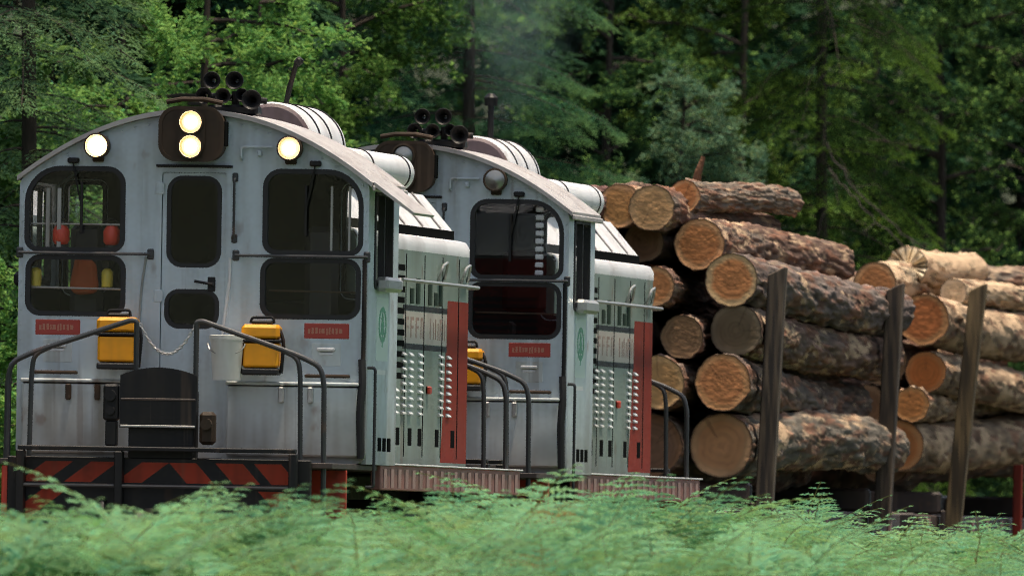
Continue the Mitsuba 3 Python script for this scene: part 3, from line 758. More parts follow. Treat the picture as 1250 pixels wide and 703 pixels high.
# ================================================================ log cars and logs
def log_car(u0, u1, stakes, label, group, red_at=None):
    m = Model()
    m.add('centre_beam', box(-.35, .35, u0, u1, .75, 1.15, .02), CARSTEEL)
    m.add('spine', box(-.30, .30, u0 + .2, u1 - .2, 1.251, 1.50, .02), CARSTEEL)
    m.add('floor', box(-1.45, 1.45, u0, u1, 1.152, 1.25, .01), CARSTEEL)
    for e in (u0, u1):
        m.add('end_beam', box(-1.5, 1.5, e - .08, e + .08, .8, 1.26, .02), CARSTEEL)
    for s in (-1, 1):
        a, b = sorted((s * 1.452, s * 1.53))
        sl = m.add('side_sill', box(a, b, u0 + .09, u1 - .09, .78, 1.24, .01), CARSTEEL)
        a, b = sorted((s * 1.531, s * 1.57))
        for u in np.arange(u0 + .8, u1 - .5, 1.45):
            m.add(sl + '__rib', box(a, b, u, u + .10, .80, 1.20, .008), SILLRIB)
    for u in stakes:
        for a, b in ((-1.56, -.302), (.302, 1.56)):
            m.add('bunk', box(a, b, u - .14, u + .14, 1.252, 1.50, .03), CARSTEEL)
        for s in (-1, 1):
            lean = .10 if u < 44 else .22
            q = box(-.088, .088, u - .11, u + .11, 1.12, 3.66 + (.1 if u > 44 else 0), .012)
            # tops sawn at a slant
            top = q.vertices[:, 2] > 3
            q.vertices[top, 2] += (q.vertices[top, 0] * s) * .5
            q.vertices[:, 0] = q.vertices[:, 0] * s + s * (1.70 + lean * (q.vertices[:, 2] - 1.2) / 2.4)
            if s < 0:
                q.invert()
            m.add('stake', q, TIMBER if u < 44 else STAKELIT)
            m.add('stake_pocket', box(*sorted((s * 1.571, s * 1.62)), u - .16, u + .16, .85, 1.3, .01), CARSTEEL)
    if red_at:
        m.add('marker_post', box(1.58, 1.68, red_at - .06, red_at + .06, 1.0, 1.85, .01), HOODRED, label='red marker post on the car side')
    for uc in (u0 + 2.0, u1 - 2.0):
        for s in (-1, 1):
            m.add('truck_frame', cat([box(*sorted((s * .88, s * 1.02)), uc - 1.2, uc + 1.2, .42, .62, .03), box(*sorted((s * .88, s * 1.04)), uc - .3, uc + .3, .25, .5, .03)]), CARSTEEL)
        for w in (-.88, .88):
            m.add('wheelset', cat([cyl((s * .70, uc + w, .42), (s * .84, uc + w, .42), .42, 28) for s in (-1, 1)] + [cyl((-.9, uc + w, .42), (.9, uc + w, .42), .07, 12)]), CARSTEEL, smooth=30)
    k = numbered('log_car')
    m.place(k, frame())
    tag(k, label, 'railway car', group)


log_car(25.0, 41.6, (27.95, 38.4), 'dark log car with upright stakes, coupled behind the second locomotive', 'log cars')
log_car(43.2, 59.8, (45.2, 57.0), 'dark log car at the right edge with a golden sunlit stake', 'log cars', red_at=52.3)

LOGN = [0]


def add_log(u0, v0, h0, r0, length, taper, label, group, bark=(0.185, 0.118, 0.092), strip=0.35, end=(0.46, 0.24, 0.10), heart=(0.40, 0.15, 0.05), yaw=0.0, rise=0.0, seed=0, ragged=0.0, stub=None, res=1.0, dirt=1.0):
    rng = np.random.default_rng(100 + seed)
    na, nl = int(76 * res), int(max(40, length * 12) * res)
    ang = np.linspace(0, 2 * np.pi, na, endpoint=False)
    tt = np.linspace(0, 1, nl)
    A, S = np.meshgrid(ang, tt, indexing='xy')
    U = S * length
    R = r0 * (1 + (taper - 1) * S)
    px = np.stack([np.cos(A) * 3.4, np.sin(A) * 3.4, U * 0.75 + seed * 7.3], -1)
    low = meshkit.fbm(np.stack([np.cos(A) * 1.1, np.sin(A) * 1.1, U * 0.5 + seed * 3.1], -1), 3, 1) - .5
    plate = meshkit.fbm(px * np.array([1.5, 1.5, 1.9]), 4, 2)
    furrow = np.abs(meshkit.fbm(px * np.array([2.4, 2.4, 1.2]), 3, 9) - .5) * 2
    low_s = meshkit.fbm(np.stack([np.cos(A) * 1.3 + .35 * U, np.sin(A) * 1.3, U * .8 + seed * 5.7], -1), 3, 4)
    fine_s = meshkit.fbm(np.stack([np.cos(A) * 5.5 + .3 * U, np.sin(A) * 5.5, U * 1.9 + seed * 2.7], -1), 4, 24)
    stripm = np.clip((.62 * fine_s + .62 * low_s - (0.845 - 0.30 * strip)) * 11, 0, 1)
    scuff = np.clip((meshkit.fbm(np.stack([np.cos(A) * 6, np.sin(A) * 6, U * 2.2 + seed], -1), 3, 6) - .63) * 10, 0, 1) * strip
    knots = np.zeros_like(U)
    for _ in range(int(length * 1.1)):
        ka, ku = rng.uniform(0, 2 * np.pi), rng.uniform(0.3, length)
        da = (A - ka + np.pi) % (2 * np.pi) - np.pi
        knots += np.exp(-((da * R / .05) ** 2) - ((U - ku) / .06) ** 2)
    bark_d = ((plate - .5) * .075 + furrow * .03) * (1 - .6 * np.exp(-U / .12)) - .012 + .02 * (meshkit.fbm(px * np.array([.7, .7, 1.6]) + 9, 3, 31) - .5)
    R = R * (1 + .09 * low) + np.where(stripm > .5, -.012, bark_d) + knots * .03
    bend = .09 * np.sin(tt * np.pi * rng.uniform(.6, 1.3) + rng.uniform(0, 6)) * length / 10
    bend2 = .06 * np.sin(tt * np.pi * rng.uniform(.6, 1.3) + rng.uniform(0, 6)) * length / 10
    V = np.cos(A) * R + (bend - bend[0])[:, None] + yaw * U
    H = np.sin(A) * R + (bend2 - bend2[0])[:, None] + rise * U
    Uo = U + (ragged * (meshkit.fbm(np.stack([np.cos(A) * 4, np.sin(A) * 4, 0 * A + seed], -1), 3, 8) - .5)) * np.exp(-U / .25)
    pts = np.stack([V + v0, Uo + u0, H + h0], -1)
    b = np.array(bark)
    shade = (.15 + 1.5 * plate)[..., None] * (0.42 + 1.25 * (furrow[..., None]))
    moss = np.clip((meshkit.fbm(px * .7, 3, 14) - .52) * 6, 0, 1)[..., None]
    col = b * shade * (1 - .45 * moss) + np.array([0.12, 0.115, 0.10]) * .45 * moss
    red = np.clip((meshkit.fbm(px * np.array([1, 1, 1.4]), 3, 21) - .50) * 8, 0, 1)[..., None] * .7
    col = col * (1 - red) + np.array([0.27, 0.125, 0.075]) * shade * red
    inner = np.array([0.50, 0.36, 0.235]) * (.75 + .5 * meshkit.fbm(px * np.array([1, 1, 6.0]), 3, 12))[..., None]
    inner = inner * (1 - .35 * moss)
    k = np.clip(stripm * (.7 + .3 * strip) + scuff * .8, 0, 1)[..., None]
    col = col * (1 - k) + inner * k
    col = col * (1 - .5 * np.clip(knots, 0, 1))[..., None]
    idx = np.arange(nl * na).reshape(nl, na)
    q = np.stack([idx[:-1], np.roll(idx[:-1], -1, 1), np.roll(idx[1:], -1, 1), idx[1:]], -1).reshape(-1, 4)
    vv = pts.reshape(-1, 3); cc = np.clip(col.reshape(-1, 3), 0, .9)
    # end faces: the near one a part of its own, the far one closes the bark mesh
    def face(row, sgn, tone):
        nr = 14
        ring0 = pts[row]
        c = ring0.mean(0)
        fr = np.linspace(1, 0, nr)[:, None, None]
        p = c + (ring0 - c)[None] * fr
        rel = (ring0 - c)
        r_ = np.linspace(1, 0, nr)[:, None] * np.ones(na)
        wob = meshkit.noise(np.stack([np.cos(ang) * 2, np.sin(ang) * 2, 0 * ang + seed], -1), 2)
        p[..., 1] += sgn * (-.006 * (r_ < .99)) + .007 * (meshkit.fbm(np.stack([p[..., 0] * 6, p[..., 2] * 6, 0 * p[..., 0] + seed], -1), 3, 3) - .5)
        sap = np.clip((r_ + .14 * (wob - .5) - .70) * 7, 0, 1)[..., None]
        rings = .80 + .40 * meshkit.noise(np.stack([r_ * 22 + wob * 2, 0 * r_, 0 * r_ + seed], -1), 7)[..., None]
        stain = meshkit.fbm(np.stack([p[..., 0] * 5, p[..., 2] * 5, 0 * r_ + seed * 2.2], -1), 4, 17)[..., None]
        e_, h_ = np.array(end), np.array(heart)
        cl = (h_ * (1 - sap) + e_ * sap) * rings * (.68 + .64 * stain) * dirt
        crack = np.zeros_like(r_)
        for _ in range(2):
            ca = rng.uniform(0, 2 * np.pi)
            da = np.abs((ang - ca + np.pi) % (2 * np.pi) - np.pi)[None]
            crack = np.maximum(crack, np.exp(-(da * r_ * r0 / .008) ** 2) * (r_ > rng.uniform(.1, .5)))
        cl = cl * (1 - .35 * crack[..., None])
        cl[r_ > .985] = np.array([0.05, 0.035, 0.025])
        ii = np.arange(nr * na).reshape(nr, na)
        qq = np.stack([ii[:-1], ii[1:], np.roll(ii[1:], -1, 1), np.roll(ii[:-1], -1, 1)], -1).reshape(-1, 4)
        if sgn < 0:
            qq = qq[:, ::-1]
        return p.reshape(-1, 3), qq, np.clip(cl.reshape(-1, 3), 0, .9)
    pf, qf, cf = face(nl - 1, 1, 1)
    vb = np.vstack([vv, pf]); qb = np.vstack([q[:, ::-1], qf + len(vv)]); cb = np.vstack([cc, cf])
    pn, qn, cn = face(0, -1, 1)
    key = numbered('log')
    scene[key + '__bark'] = {**mikit.ply((vb, qb), BARK, smooth=True, color=cb), 'to_world': frame()}
    scene[key + '__cut_end'] = {**mikit.ply((pn, qn), CUT, smooth=True, color=cn), 'to_world': frame()}
    if stub:
        su, sa, ln = stub
        base = np.array([v0 + yaw * su + math.cos(sa) * r0 * .8, u0 + su, h0 + rise * su + math.sin(sa) * r0 * .8])
        d = np.array([math.cos(sa) + .5, -.1, math.sin(sa)])
        t = tube([base, base + d * ln * .5, base + d * ln + np.array([.03, 0, .03])], [.05, .04, .022], 9)
        scene[key + '__branch_stub'] = {**mikit.ply(t, BARK, color=np.tile([0.20, 0.10, 0.06], (len(t.vertices), 1)), smooth=True), 'to_world': frame()}
    tag(key, label, 'log', group)


F1 = 'logs on the car behind the locomotives'
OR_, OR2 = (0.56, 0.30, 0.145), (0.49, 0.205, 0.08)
DK, DK2 = (0.26, 0.155, 0.085), (0.20, 0.105, 0.055)  # darker end tones, shade inside the loads put into the colour
s1 = [  # u, v, h, r, len, taper, label, kwargs
    (27.1, .60, 4.27, .245, 9.0, .85, 'topmost front log with a cracked orange end, above the second locomotive', dict(end=(.50, .30, .15), heart=(.46, .26, .12), yaw=.02)),
    (27.7, 1.02, 3.92, .27, 11.0, .84, 'second log from the top of the first load, bark partly peeled', dict(end=OR_, heart=OR2, strip=.55)),
    (27.6, 1.37, 3.555, .28, 13.2, .95, 'third log from the top, its pale-rimmed end beside the nearest stake', dict(end=(.56, .38, .20), heart=OR2, strip=.35, bark=(.19, .15, .135))),
    (27.2, .27, 4.29, .23, 9.5, .9, 'orange log end just left of the topmost log', dict(end=OR_, heart=(.48, .24, .09))),
    (27.0, .66, 3.47, .215, 12, .9, 'orange log end peeping out beside the nose of the second locomotive hood', dict(end=OR_, heart=OR2)),
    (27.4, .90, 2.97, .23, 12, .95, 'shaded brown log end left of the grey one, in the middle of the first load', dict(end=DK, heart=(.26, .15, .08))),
    (27.65, 1.42, 3.045, .275, 12.8, .95, 'dark grey log end directly behind the nearest stake', dict(end=(.17, .13, .085), heart=(.14, .10, .06), strip=.6)),
    (27.3, 1.33, 2.51, .295, 12.9, .9, 'broad orange log end left of the nearest stake, second from the bottom', dict(end=(.57, .29, .13), heart=(.50, .21, .085), strip=.25, bark=(.16, .12, .10))),
    (27.1, .70, 2.50, .285, 12, .9, 'orange log end half hidden by the red hood of the second locomotive', dict(end=(.52, .32, .15), heart=(.46, .26, .11))),
    (27.6, 1.29, 1.875, .34, 12.4, .86, 'thickest bottom log at the nearest stake, with a pale ragged far end', dict(end=(.48, .28, .15), heart=(.42, .21, .10), strip=.55, bark=(.17, .15, .125))),
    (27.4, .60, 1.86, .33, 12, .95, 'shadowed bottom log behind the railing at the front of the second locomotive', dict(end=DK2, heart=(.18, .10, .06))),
    (28.4, .78, 4.42, .17, 8.0, .8, 'thin top log with an upright broken branch stub', dict(end=OR_, heart=OR2, bark=(.26, .21, .17), strip=.5, stub=(1.2, 1.9, .28))),
    (26.9, -.06, 4.30, .19, 9.0, .9, 'purple-barked top log above the cab of the second locomotive', dict(end=(.32, .14, .10), heart=(.28, .11, .08), bark=(.20, .11, .10))),
]
fill = [(27.3, -.02, 1.86, .31), (27.4, -.66, 1.86, .32), (27.2, -1.28, 1.85, .31), (27.5, .06, 2.48, .30), (27.3, -.58, 2.49, .31), (27.2, -1.25, 2.5, .3),
        (27.5, .30, 3.0, .25), (27.4, -.25, 3.05, .28), (27.6, -.85, 3.08, .29), (27.4, .14, 3.52, .25), (27.3, -.42, 3.6, .26), (27.3, -1.0, 3.62, .27), (27.8, .44, 3.93, .22), (27.7, -.1, 3.96, .2), (27.6, -.6, 4.05, .2)]
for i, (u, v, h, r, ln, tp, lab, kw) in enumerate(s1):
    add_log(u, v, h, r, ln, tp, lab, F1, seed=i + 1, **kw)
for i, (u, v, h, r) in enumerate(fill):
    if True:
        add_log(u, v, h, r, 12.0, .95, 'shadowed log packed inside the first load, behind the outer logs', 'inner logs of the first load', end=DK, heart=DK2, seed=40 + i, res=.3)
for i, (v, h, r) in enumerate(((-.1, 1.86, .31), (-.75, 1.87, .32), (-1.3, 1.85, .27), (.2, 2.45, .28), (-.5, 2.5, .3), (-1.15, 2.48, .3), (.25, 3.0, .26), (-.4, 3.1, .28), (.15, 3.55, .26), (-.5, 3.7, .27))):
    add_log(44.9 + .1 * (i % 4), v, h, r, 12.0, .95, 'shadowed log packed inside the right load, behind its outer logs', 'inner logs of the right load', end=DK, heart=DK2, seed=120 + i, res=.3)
F2 = 'logs on the car at the right edge'
SUNLIT_BARK = (.38, .27, .18)  # bark paled, sunlight on the right load put into its colour
SUNLIT_CREAM = (.55, .43, .29)  # paler still, for the brightest sunlit logs on top
s2 = [
    (44.4, 1.42, 3.39, .30, 13, .9, 'large log end glowing orange between the two right stakes, topmost of its load', dict(end=(.50, .24, .10), heart=(.46, .15, .05), strip=.85, bark=SUNLIT_BARK)),
    (44.5, 1.44, 2.81, .235, 13, .98, 'small red-orange log end under the large one between the right stakes', dict(end=(.50, .20, .07), heart=(.48, .15, .04), strip=.7, bark=SUNLIT_BARK)),
    (44.2, 1.33, 2.45, .205, 13, 1.1, 'smallest log end between the right stakes, third from the top', dict(end=(.54, .26, .10), heart=(.48, .19, .06), strip=.6, bark=SUNLIT_BARK)),
    (44.3, 1.18, 2.00, .295, 13, .95, 'lowest visible log of the right load, half behind the second stake', dict(end=(.46, .22, .09), heart=(.40, .15, .05), strip=.7, bark=SUNLIT_BARK)),
    (44.8, .83, 3.78, .25, 12, .9, 'sun-toned peeled log lying above the large orange end, second load', dict(end=OR_, heart=OR2, strip=.95, bark=SUNLIT_CREAM)),
    (46.8, .95, 4.0, .24, 6, .8, 'sunlit splintered log, highest of the right load', dict(end=(.72, .60, .42), heart=(.66, .52, .34), strip=1.0, bark=SUNLIT_CREAM, ragged=.5)),
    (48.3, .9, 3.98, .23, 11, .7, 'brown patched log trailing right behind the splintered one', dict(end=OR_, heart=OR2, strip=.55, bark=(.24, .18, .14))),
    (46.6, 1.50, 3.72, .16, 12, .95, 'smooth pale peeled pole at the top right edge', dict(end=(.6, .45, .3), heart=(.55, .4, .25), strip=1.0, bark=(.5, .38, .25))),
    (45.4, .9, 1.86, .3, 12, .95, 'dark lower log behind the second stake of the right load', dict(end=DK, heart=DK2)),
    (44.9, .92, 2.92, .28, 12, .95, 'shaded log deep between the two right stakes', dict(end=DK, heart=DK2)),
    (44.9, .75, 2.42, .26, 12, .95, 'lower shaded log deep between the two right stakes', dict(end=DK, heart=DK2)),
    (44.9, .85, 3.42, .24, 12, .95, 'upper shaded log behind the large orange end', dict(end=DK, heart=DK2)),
]
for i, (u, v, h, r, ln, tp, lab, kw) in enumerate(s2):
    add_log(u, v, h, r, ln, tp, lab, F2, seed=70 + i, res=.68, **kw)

# ================================================================ vegetation
def leaves(c, a, n, size, width, col, fold=.12):
    """Rhombic leaves: base points c, unit axes a, unit normals n, sizes -> vertices, triangles, colours."""
    b = np.cross(n, a)
    b /= np.linalg.norm(b, axis=1, keepdims=True) + 1e-9
    s = size[:, None]
    w = s * width
    p0, p2 = c, c + a * s
    mid = c + a * s * .45 - n * s * fold
    p1, p3 = mid + b * w * .5, mid - b * w * .5
    v = np.stack([p0, p1, p2, p3], 1).reshape(-1, 3)
    k = np.arange(len(c))[:, None] * 4
    f = np.concatenate([k + [0, 1, 2], k + [0, 2, 3]], 1).reshape(-1, 3)
    return v, f, np.repeat(col, 4, 0)


def unit(x):
    return x / (np.linalg.norm(x, axis=-1, keepdims=True) + 1e-9)


def leafcolor(rng, n, base, var=.25, young=None):
    b = np.array(base)
    k = rng.normal(1, var, (n, 1)).clip(.45, 1.8)
    tint = rng.normal(0, .10, (n, 1))
    c = b * k * np.concatenate([1 + tint, 1 + 0 * tint, 1 - tint], 1)
    if young is not None:
        m = rng.random((n, 1)) < .15
        c = np.where(m, np.array(young) * k, c)
    return np.clip(c, .004, .6)


def broadleaf(name, x, y, height, radius, z_lo, base, label, seed, limbs=34, twigs=12, per=48, leaf=.085, width=.6, droop=.25, young=(.22, .38, .10), trunk_r=.11, group=None, lean=0.0, top_thin=True):
    rng = np.random.default_rng(seed)
    z0 = float(ground_z(x, y)) - .1
    kk = np.linspace(0, 1, 12)
    trunk = np.stack([x + lean * height * kk ** 1.5 + .08 * np.sin(kk * 5 + seed), y + .1 * np.sin(kk * 4 + seed * 2), z0 + height * .95 * kk], 1)
    wood = [tube(trunk, trunk_r * (1 - .85 * kk), 9)]
    V, Fc, C = [], [], []
    n0 = 0
    for i in range(limbs):
        t = z_lo + (1 - z_lo) * ((i + rng.random()) / limbs)
        t = min(t, .98)
        p = np.array([np.interp(t, kk, trunk[:, j]) for j in range(3)])
        az = rng.uniform(0, 2 * np.pi)
        prof = math.sin(math.pi * min(1, (t - z_lo) / (1 - z_lo) * .75 + .22)) ** .7
        ln = radius * prof * rng.uniform(.65, 1.15)
        d = np.array([math.cos(az), math.sin(az), rng.uniform(.05, .6)]); d /= np.linalg.norm(d)
        q = np.linspace(0, 1, 7)[:, None]
        curve = p + d * ln * q + np.array([0, 0, -droop * ln]) * q ** 2 + rng.normal(0, .03 * ln, (7, 3)) * q
        wood.append(tube(curve, np.linspace(.020, .005, 7) * (radius / 1.6 + .3), 5))
        nt = max(3, int(twigs * (.5 + prof)))
        visible = p[2] < EYE[2] + 7.5
        for j in range(nt):
            s = rng.uniform(.2, 1.0)
            b0 = np.array([np.interp(s, q[:, 0], curve[:, m]) for m in range(3)])
            td = unit(d * .6 + rng.normal(0, .65, 3) + np.array([0, 0, .1]))
            tl = rng.uniform(.25, .6) * min(1.0, .5 + ln * .3)
            npl = int(per * (tl / .42) * (1 if visible else .35))
            w = rng.random(npl) ** .8
            c = b0 + td * tl * w[:, None] + np.array([0, 0, -droop * tl]) * (w ** 2)[:, None]
            side = unit(np.cross(td, [0, 0, 1.0]) + 1e-6)
            sgn = rng.choice([-1, 1], npl)[:, None]
            a = unit(td * .7 + side * sgn * .9 + rng.normal(0, .35, (npl, 3)) + np.array([0, 0, -droop * .8]))
            nrm = unit(np.array([0, -.12, 1.0]) + rng.normal(0, .62, (npl, 3)))
            nrm = unit(nrm - a * (nrm * a).sum(1, keepdims=True))
            c = c + rng.normal(0, .035, (npl, 3))
            sz = rng.uniform(.6, 1.15, npl) * leaf * (1 if visible else 1.7)
            v, f, cc = leaves(c, a, nrm, sz, width, leafcolor(rng, npl, base, .22, young))
            V.append(v); Fc.append(f + n0); C.append(cc); n0 += len(v)
    k = numbered(name)
    scene[k + '__trunk'] = mikit.ply(cat(wood), TRUNKM, smooth=50)
    scene[k + '__crown'] = mikit.ply((np.vstack(V), np.vstack(Fc)), LEAF, color=np.vstack(C))
    tag(k, label, 'tree' if height > 5 else 'shrub', group)


def conifer(name, x, y, height, reach, z_lo, base, label, seed, step=.38, per_whorl=5, droop=.35, needle=.075, group=None, tip=(.14, .26, .09), trunk_r=.115, dens=.8, cut=9.0):
    rng = np.random.default_rng(seed)
    z0 = float(ground_z(x, y)) - .1
    kk = np.linspace(0, 1, 12)
    trunk = np.stack([x + .05 * np.sin(kk * 3 + seed), y + 0 * kk, z0 + height * kk], 1)
    wood = [tube(trunk, trunk_r * (1 - .9 * kk), 10)]
    V, Fc, C = [], [], []
    n0 = 0
    z = z_lo
    while z < height - .3:
        full = z < cut
        ln0 = reach * (1 - z / height) ** .6
        for j in range(per_whorl if full else 4):
            az = rng.uniform(0, 2 * np.pi)
            ln = ln0 * rng.uniform(.6, 1.1)
            p = np.array([x, y, z0 + z + rng.uniform(-.12, .12)])
            d = np.array([math.cos(az), math.sin(az), 0])
            sd = np.array([-d[1], d[0], 0])
            q = np.linspace(0, 1, 8)
            up = rng.uniform(.0, .25)
            dp = droop * rng.uniform(.7, 1.3)
            curve = p + np.outer(q * ln, d) + np.outer(up * q * ln - dp * q ** 1.8 * ln, [0, 0, 1.0])
            wood.append(tube(curve, np.linspace(.015, .004, 8), 4))
            nb = max(6, int(ln / (.075 if full else .2) * dens))
            ss = np.linspace(.12, 1, nb)
            base_p = np.stack([np.interp(ss, q, curve[:, m]) for m in range(3)], 1)
            tang = unit(np.gradient(base_p, axis=0))
            for sgn in (-1, 1):
                bl = (ln * .42 * np.sin(np.pi * (.12 + .86 * ss) ** .8) ** .8 + .06) * rng.uniform(.7, 1.2, nb)
                bdir = unit(sd * sgn + tang * .8 + rng.normal(0, .15, (nb, 3)))
                m = max(3, int(.5 * ln * .42 / (.038 if full else .09)) + 3)
                tt = (np.arange(m) + .5) / m
                cen = base_p[:, None] + bdir[:, None] * (bl[:, None] * tt)[..., None] + np.array([0, 0, -1.0]) * (.32 * bl[:, None] * tt ** 1.7)[..., None]
                for s2 in (-1, 1):
                    perp = unit(np.cross(bdir, [0, 0, 1.0]) * s2)
                    a = unit(bdir[:, None] * .75 + perp[:, None] * .8 + rng.normal(0, .22, cen.shape) + np.array([0, 0, -.22]))
                    nr = unit(np.array([0, 0, 1.0]) + rng.normal(0, .3, cen.shape))
                    nr = unit(nr - a * (nr * a).sum(-1, keepdims=True))
                    c_ = cen.reshape(-1, 3) + rng.normal(0, .01, (cen.size // 3, 3))
                    sz = rng.uniform(.7, 1.2, len(c_)) * needle * (1 if full else 2.0)
                    tipk = np.clip((tt[None] * .5 + ss[:, None] * .6 - .55) * 2.2, 0, 1).reshape(-1, 1)
                    col = leafcolor(rng, len(c_), base, .18)
                    col = col * (1 - tipk * .8) + np.array(tip) * tipk * .8
                    v, f, cc = leaves(c_, a.reshape(-1, 3), nr.reshape(-1, 3), sz, .26, col, .04)
                    V.append(v); Fc.append(f + n0); C.append(cc); n0 += len(v)
        z += step * (1 if full else 2.0)
    k = numbered(name)
    scene[k + '__trunk'] = mikit.ply(cat(wood), TRUNKM, smooth=50)
    scene[k + '__crown'] = mikit.ply((np.vstack(V), np.vstack(Fc)), LEAF, color=np.vstack(C))
    tag(k, label, 'tree', group)


GT = 'trees of the forest edge behind the train'
BRIGHT, MID, DARKG, GREY, OLIVE = (.18, .36, .10), (.09, .22, .085), (.042, .12, .065), (.16, .27, .155), (.16, .275, .135)  # leaf tones carry painted sun at left and painted shade at right
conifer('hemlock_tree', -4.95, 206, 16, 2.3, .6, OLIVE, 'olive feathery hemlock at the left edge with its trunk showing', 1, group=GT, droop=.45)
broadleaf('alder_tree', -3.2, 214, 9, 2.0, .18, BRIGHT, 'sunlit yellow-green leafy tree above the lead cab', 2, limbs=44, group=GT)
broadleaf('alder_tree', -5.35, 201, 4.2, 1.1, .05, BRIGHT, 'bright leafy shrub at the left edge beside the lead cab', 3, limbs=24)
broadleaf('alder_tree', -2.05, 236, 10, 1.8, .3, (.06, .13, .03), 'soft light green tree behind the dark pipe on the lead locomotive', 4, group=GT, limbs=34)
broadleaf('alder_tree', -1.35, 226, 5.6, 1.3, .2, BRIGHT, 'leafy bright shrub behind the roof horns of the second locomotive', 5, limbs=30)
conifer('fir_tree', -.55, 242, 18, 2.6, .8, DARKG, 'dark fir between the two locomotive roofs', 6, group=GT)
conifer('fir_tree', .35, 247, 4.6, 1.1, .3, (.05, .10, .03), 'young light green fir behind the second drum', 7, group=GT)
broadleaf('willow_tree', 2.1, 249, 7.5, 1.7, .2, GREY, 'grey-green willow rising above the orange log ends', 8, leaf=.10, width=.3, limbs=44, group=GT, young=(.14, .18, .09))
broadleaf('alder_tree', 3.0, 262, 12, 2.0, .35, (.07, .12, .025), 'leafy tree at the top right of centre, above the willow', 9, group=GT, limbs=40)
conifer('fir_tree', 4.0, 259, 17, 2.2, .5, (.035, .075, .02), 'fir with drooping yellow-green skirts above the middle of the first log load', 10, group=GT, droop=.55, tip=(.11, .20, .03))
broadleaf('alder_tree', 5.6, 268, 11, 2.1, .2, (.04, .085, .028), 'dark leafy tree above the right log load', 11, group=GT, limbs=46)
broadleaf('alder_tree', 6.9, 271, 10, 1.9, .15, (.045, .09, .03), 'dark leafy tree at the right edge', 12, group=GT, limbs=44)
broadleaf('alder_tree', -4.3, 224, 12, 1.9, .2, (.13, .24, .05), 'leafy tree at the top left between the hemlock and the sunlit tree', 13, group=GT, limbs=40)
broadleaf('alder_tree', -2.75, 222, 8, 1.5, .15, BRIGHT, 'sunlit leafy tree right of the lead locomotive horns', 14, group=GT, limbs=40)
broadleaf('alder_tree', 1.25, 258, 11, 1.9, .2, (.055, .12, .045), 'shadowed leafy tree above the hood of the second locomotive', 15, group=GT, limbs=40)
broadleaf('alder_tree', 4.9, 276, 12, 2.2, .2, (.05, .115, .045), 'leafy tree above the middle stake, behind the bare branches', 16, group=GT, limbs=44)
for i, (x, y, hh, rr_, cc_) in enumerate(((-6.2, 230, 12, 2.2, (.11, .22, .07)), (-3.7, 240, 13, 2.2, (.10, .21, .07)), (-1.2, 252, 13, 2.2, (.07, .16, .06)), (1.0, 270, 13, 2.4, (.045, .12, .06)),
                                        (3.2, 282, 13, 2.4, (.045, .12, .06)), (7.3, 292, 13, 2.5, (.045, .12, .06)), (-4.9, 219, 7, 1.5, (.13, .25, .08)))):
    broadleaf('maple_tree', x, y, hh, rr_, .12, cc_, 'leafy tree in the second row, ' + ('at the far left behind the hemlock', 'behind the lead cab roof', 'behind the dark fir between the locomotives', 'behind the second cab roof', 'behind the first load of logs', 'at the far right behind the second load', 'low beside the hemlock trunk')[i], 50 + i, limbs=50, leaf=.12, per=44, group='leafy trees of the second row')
G2 = 'dark firs deep in the forest'
for i, (x, y) in enumerate(((-6.3, 222), (-4.0, 232), (-2.6, 250), (.9, 264), (2.2, 272), (5.0, 284), (7.2, 287))):
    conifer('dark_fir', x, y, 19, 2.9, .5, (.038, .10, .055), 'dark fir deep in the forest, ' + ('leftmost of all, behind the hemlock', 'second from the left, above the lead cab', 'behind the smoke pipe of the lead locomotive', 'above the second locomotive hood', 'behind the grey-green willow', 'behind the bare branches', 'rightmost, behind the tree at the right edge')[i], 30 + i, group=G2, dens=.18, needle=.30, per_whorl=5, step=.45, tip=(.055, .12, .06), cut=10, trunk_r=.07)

# undergrowth on the slope: one mass
rng = np.random.default_rng(77)
n = 80000
uu_, vv_ = rng.uniform(10, 150, n), -rng.uniform(5.5, 24, n)
px_ = ORG[0] + eu[0] * uu_ + eu[1] * vv_
py_ = ORG[1] + eu[1] * uu_ - eu[0] * vv_
clump = meshkit.fbm(np.stack([px_ * .7, py_ * .25, 0 * px_], -1), 3, 2)
hz = rng.random(n) * np.clip(clump - .3, 0, 1) * 5.0
c = np.stack([px_, py_, ground_z(px_, py_) + hz], 1)
a = unit(rng.normal(0, 1, (n, 3)) + np.array([0, -.3, -.3]))
nr = unit(np.array([0, -.3, 1.0]) + rng.normal(0, .5, (n, 3)))
nr = unit(nr - a * (nr * a).sum(1, keepdims=True))
v, f, cc = leaves(c, a, nr, rng.uniform(.16, .34, n), .6, leafcolor(rng, n, (.05, .115, .045), .3))
scene['undergrowth'] = mikit.ply((v, f), LEAF, color=cc)
tag('undergrowth', 'dark green undergrowth covering the slope under the forest', 'undergrowth', kind='stuff')

n = 22000
rng = np.random.default_rng(78)
tx_ = rng.uniform(-150, 90, n)
crest = 15 + 9 * meshkit.fbm(np.stack([tx_ * .12, 0 * tx_, 0 * tx_], -1), 3, 3)
ty_ = -45 - rng.random(n) * 8 + 3 * np.sin(tx_ * .5)
side = rng.random(n) < .45
ty_ = np.where(side, rng.uniform(40, 260, n), ty_)
tx_ = np.where(side, 20 + ty_ * .03 + rng.random(n) * 8 + 3 * np.sin(ty_ * .3), tx_)
c = np.stack([tx_, ty_, .2 + crest * rng.random(n) ** .8], 1)
a = unit(rng.normal(0, 1, (n, 3)) + np.array([0, .3, -.4]))
nr = unit(rng.normal(0, 1, (n, 3)))
nr = unit(nr - a * (nr * a).sum(1, keepdims=True))
v, f, cc = leaves(c, a, nr, rng.uniform(.8, 1.8, n), .6, leafcolor(rng, n, (.04, .08, .03), .3))
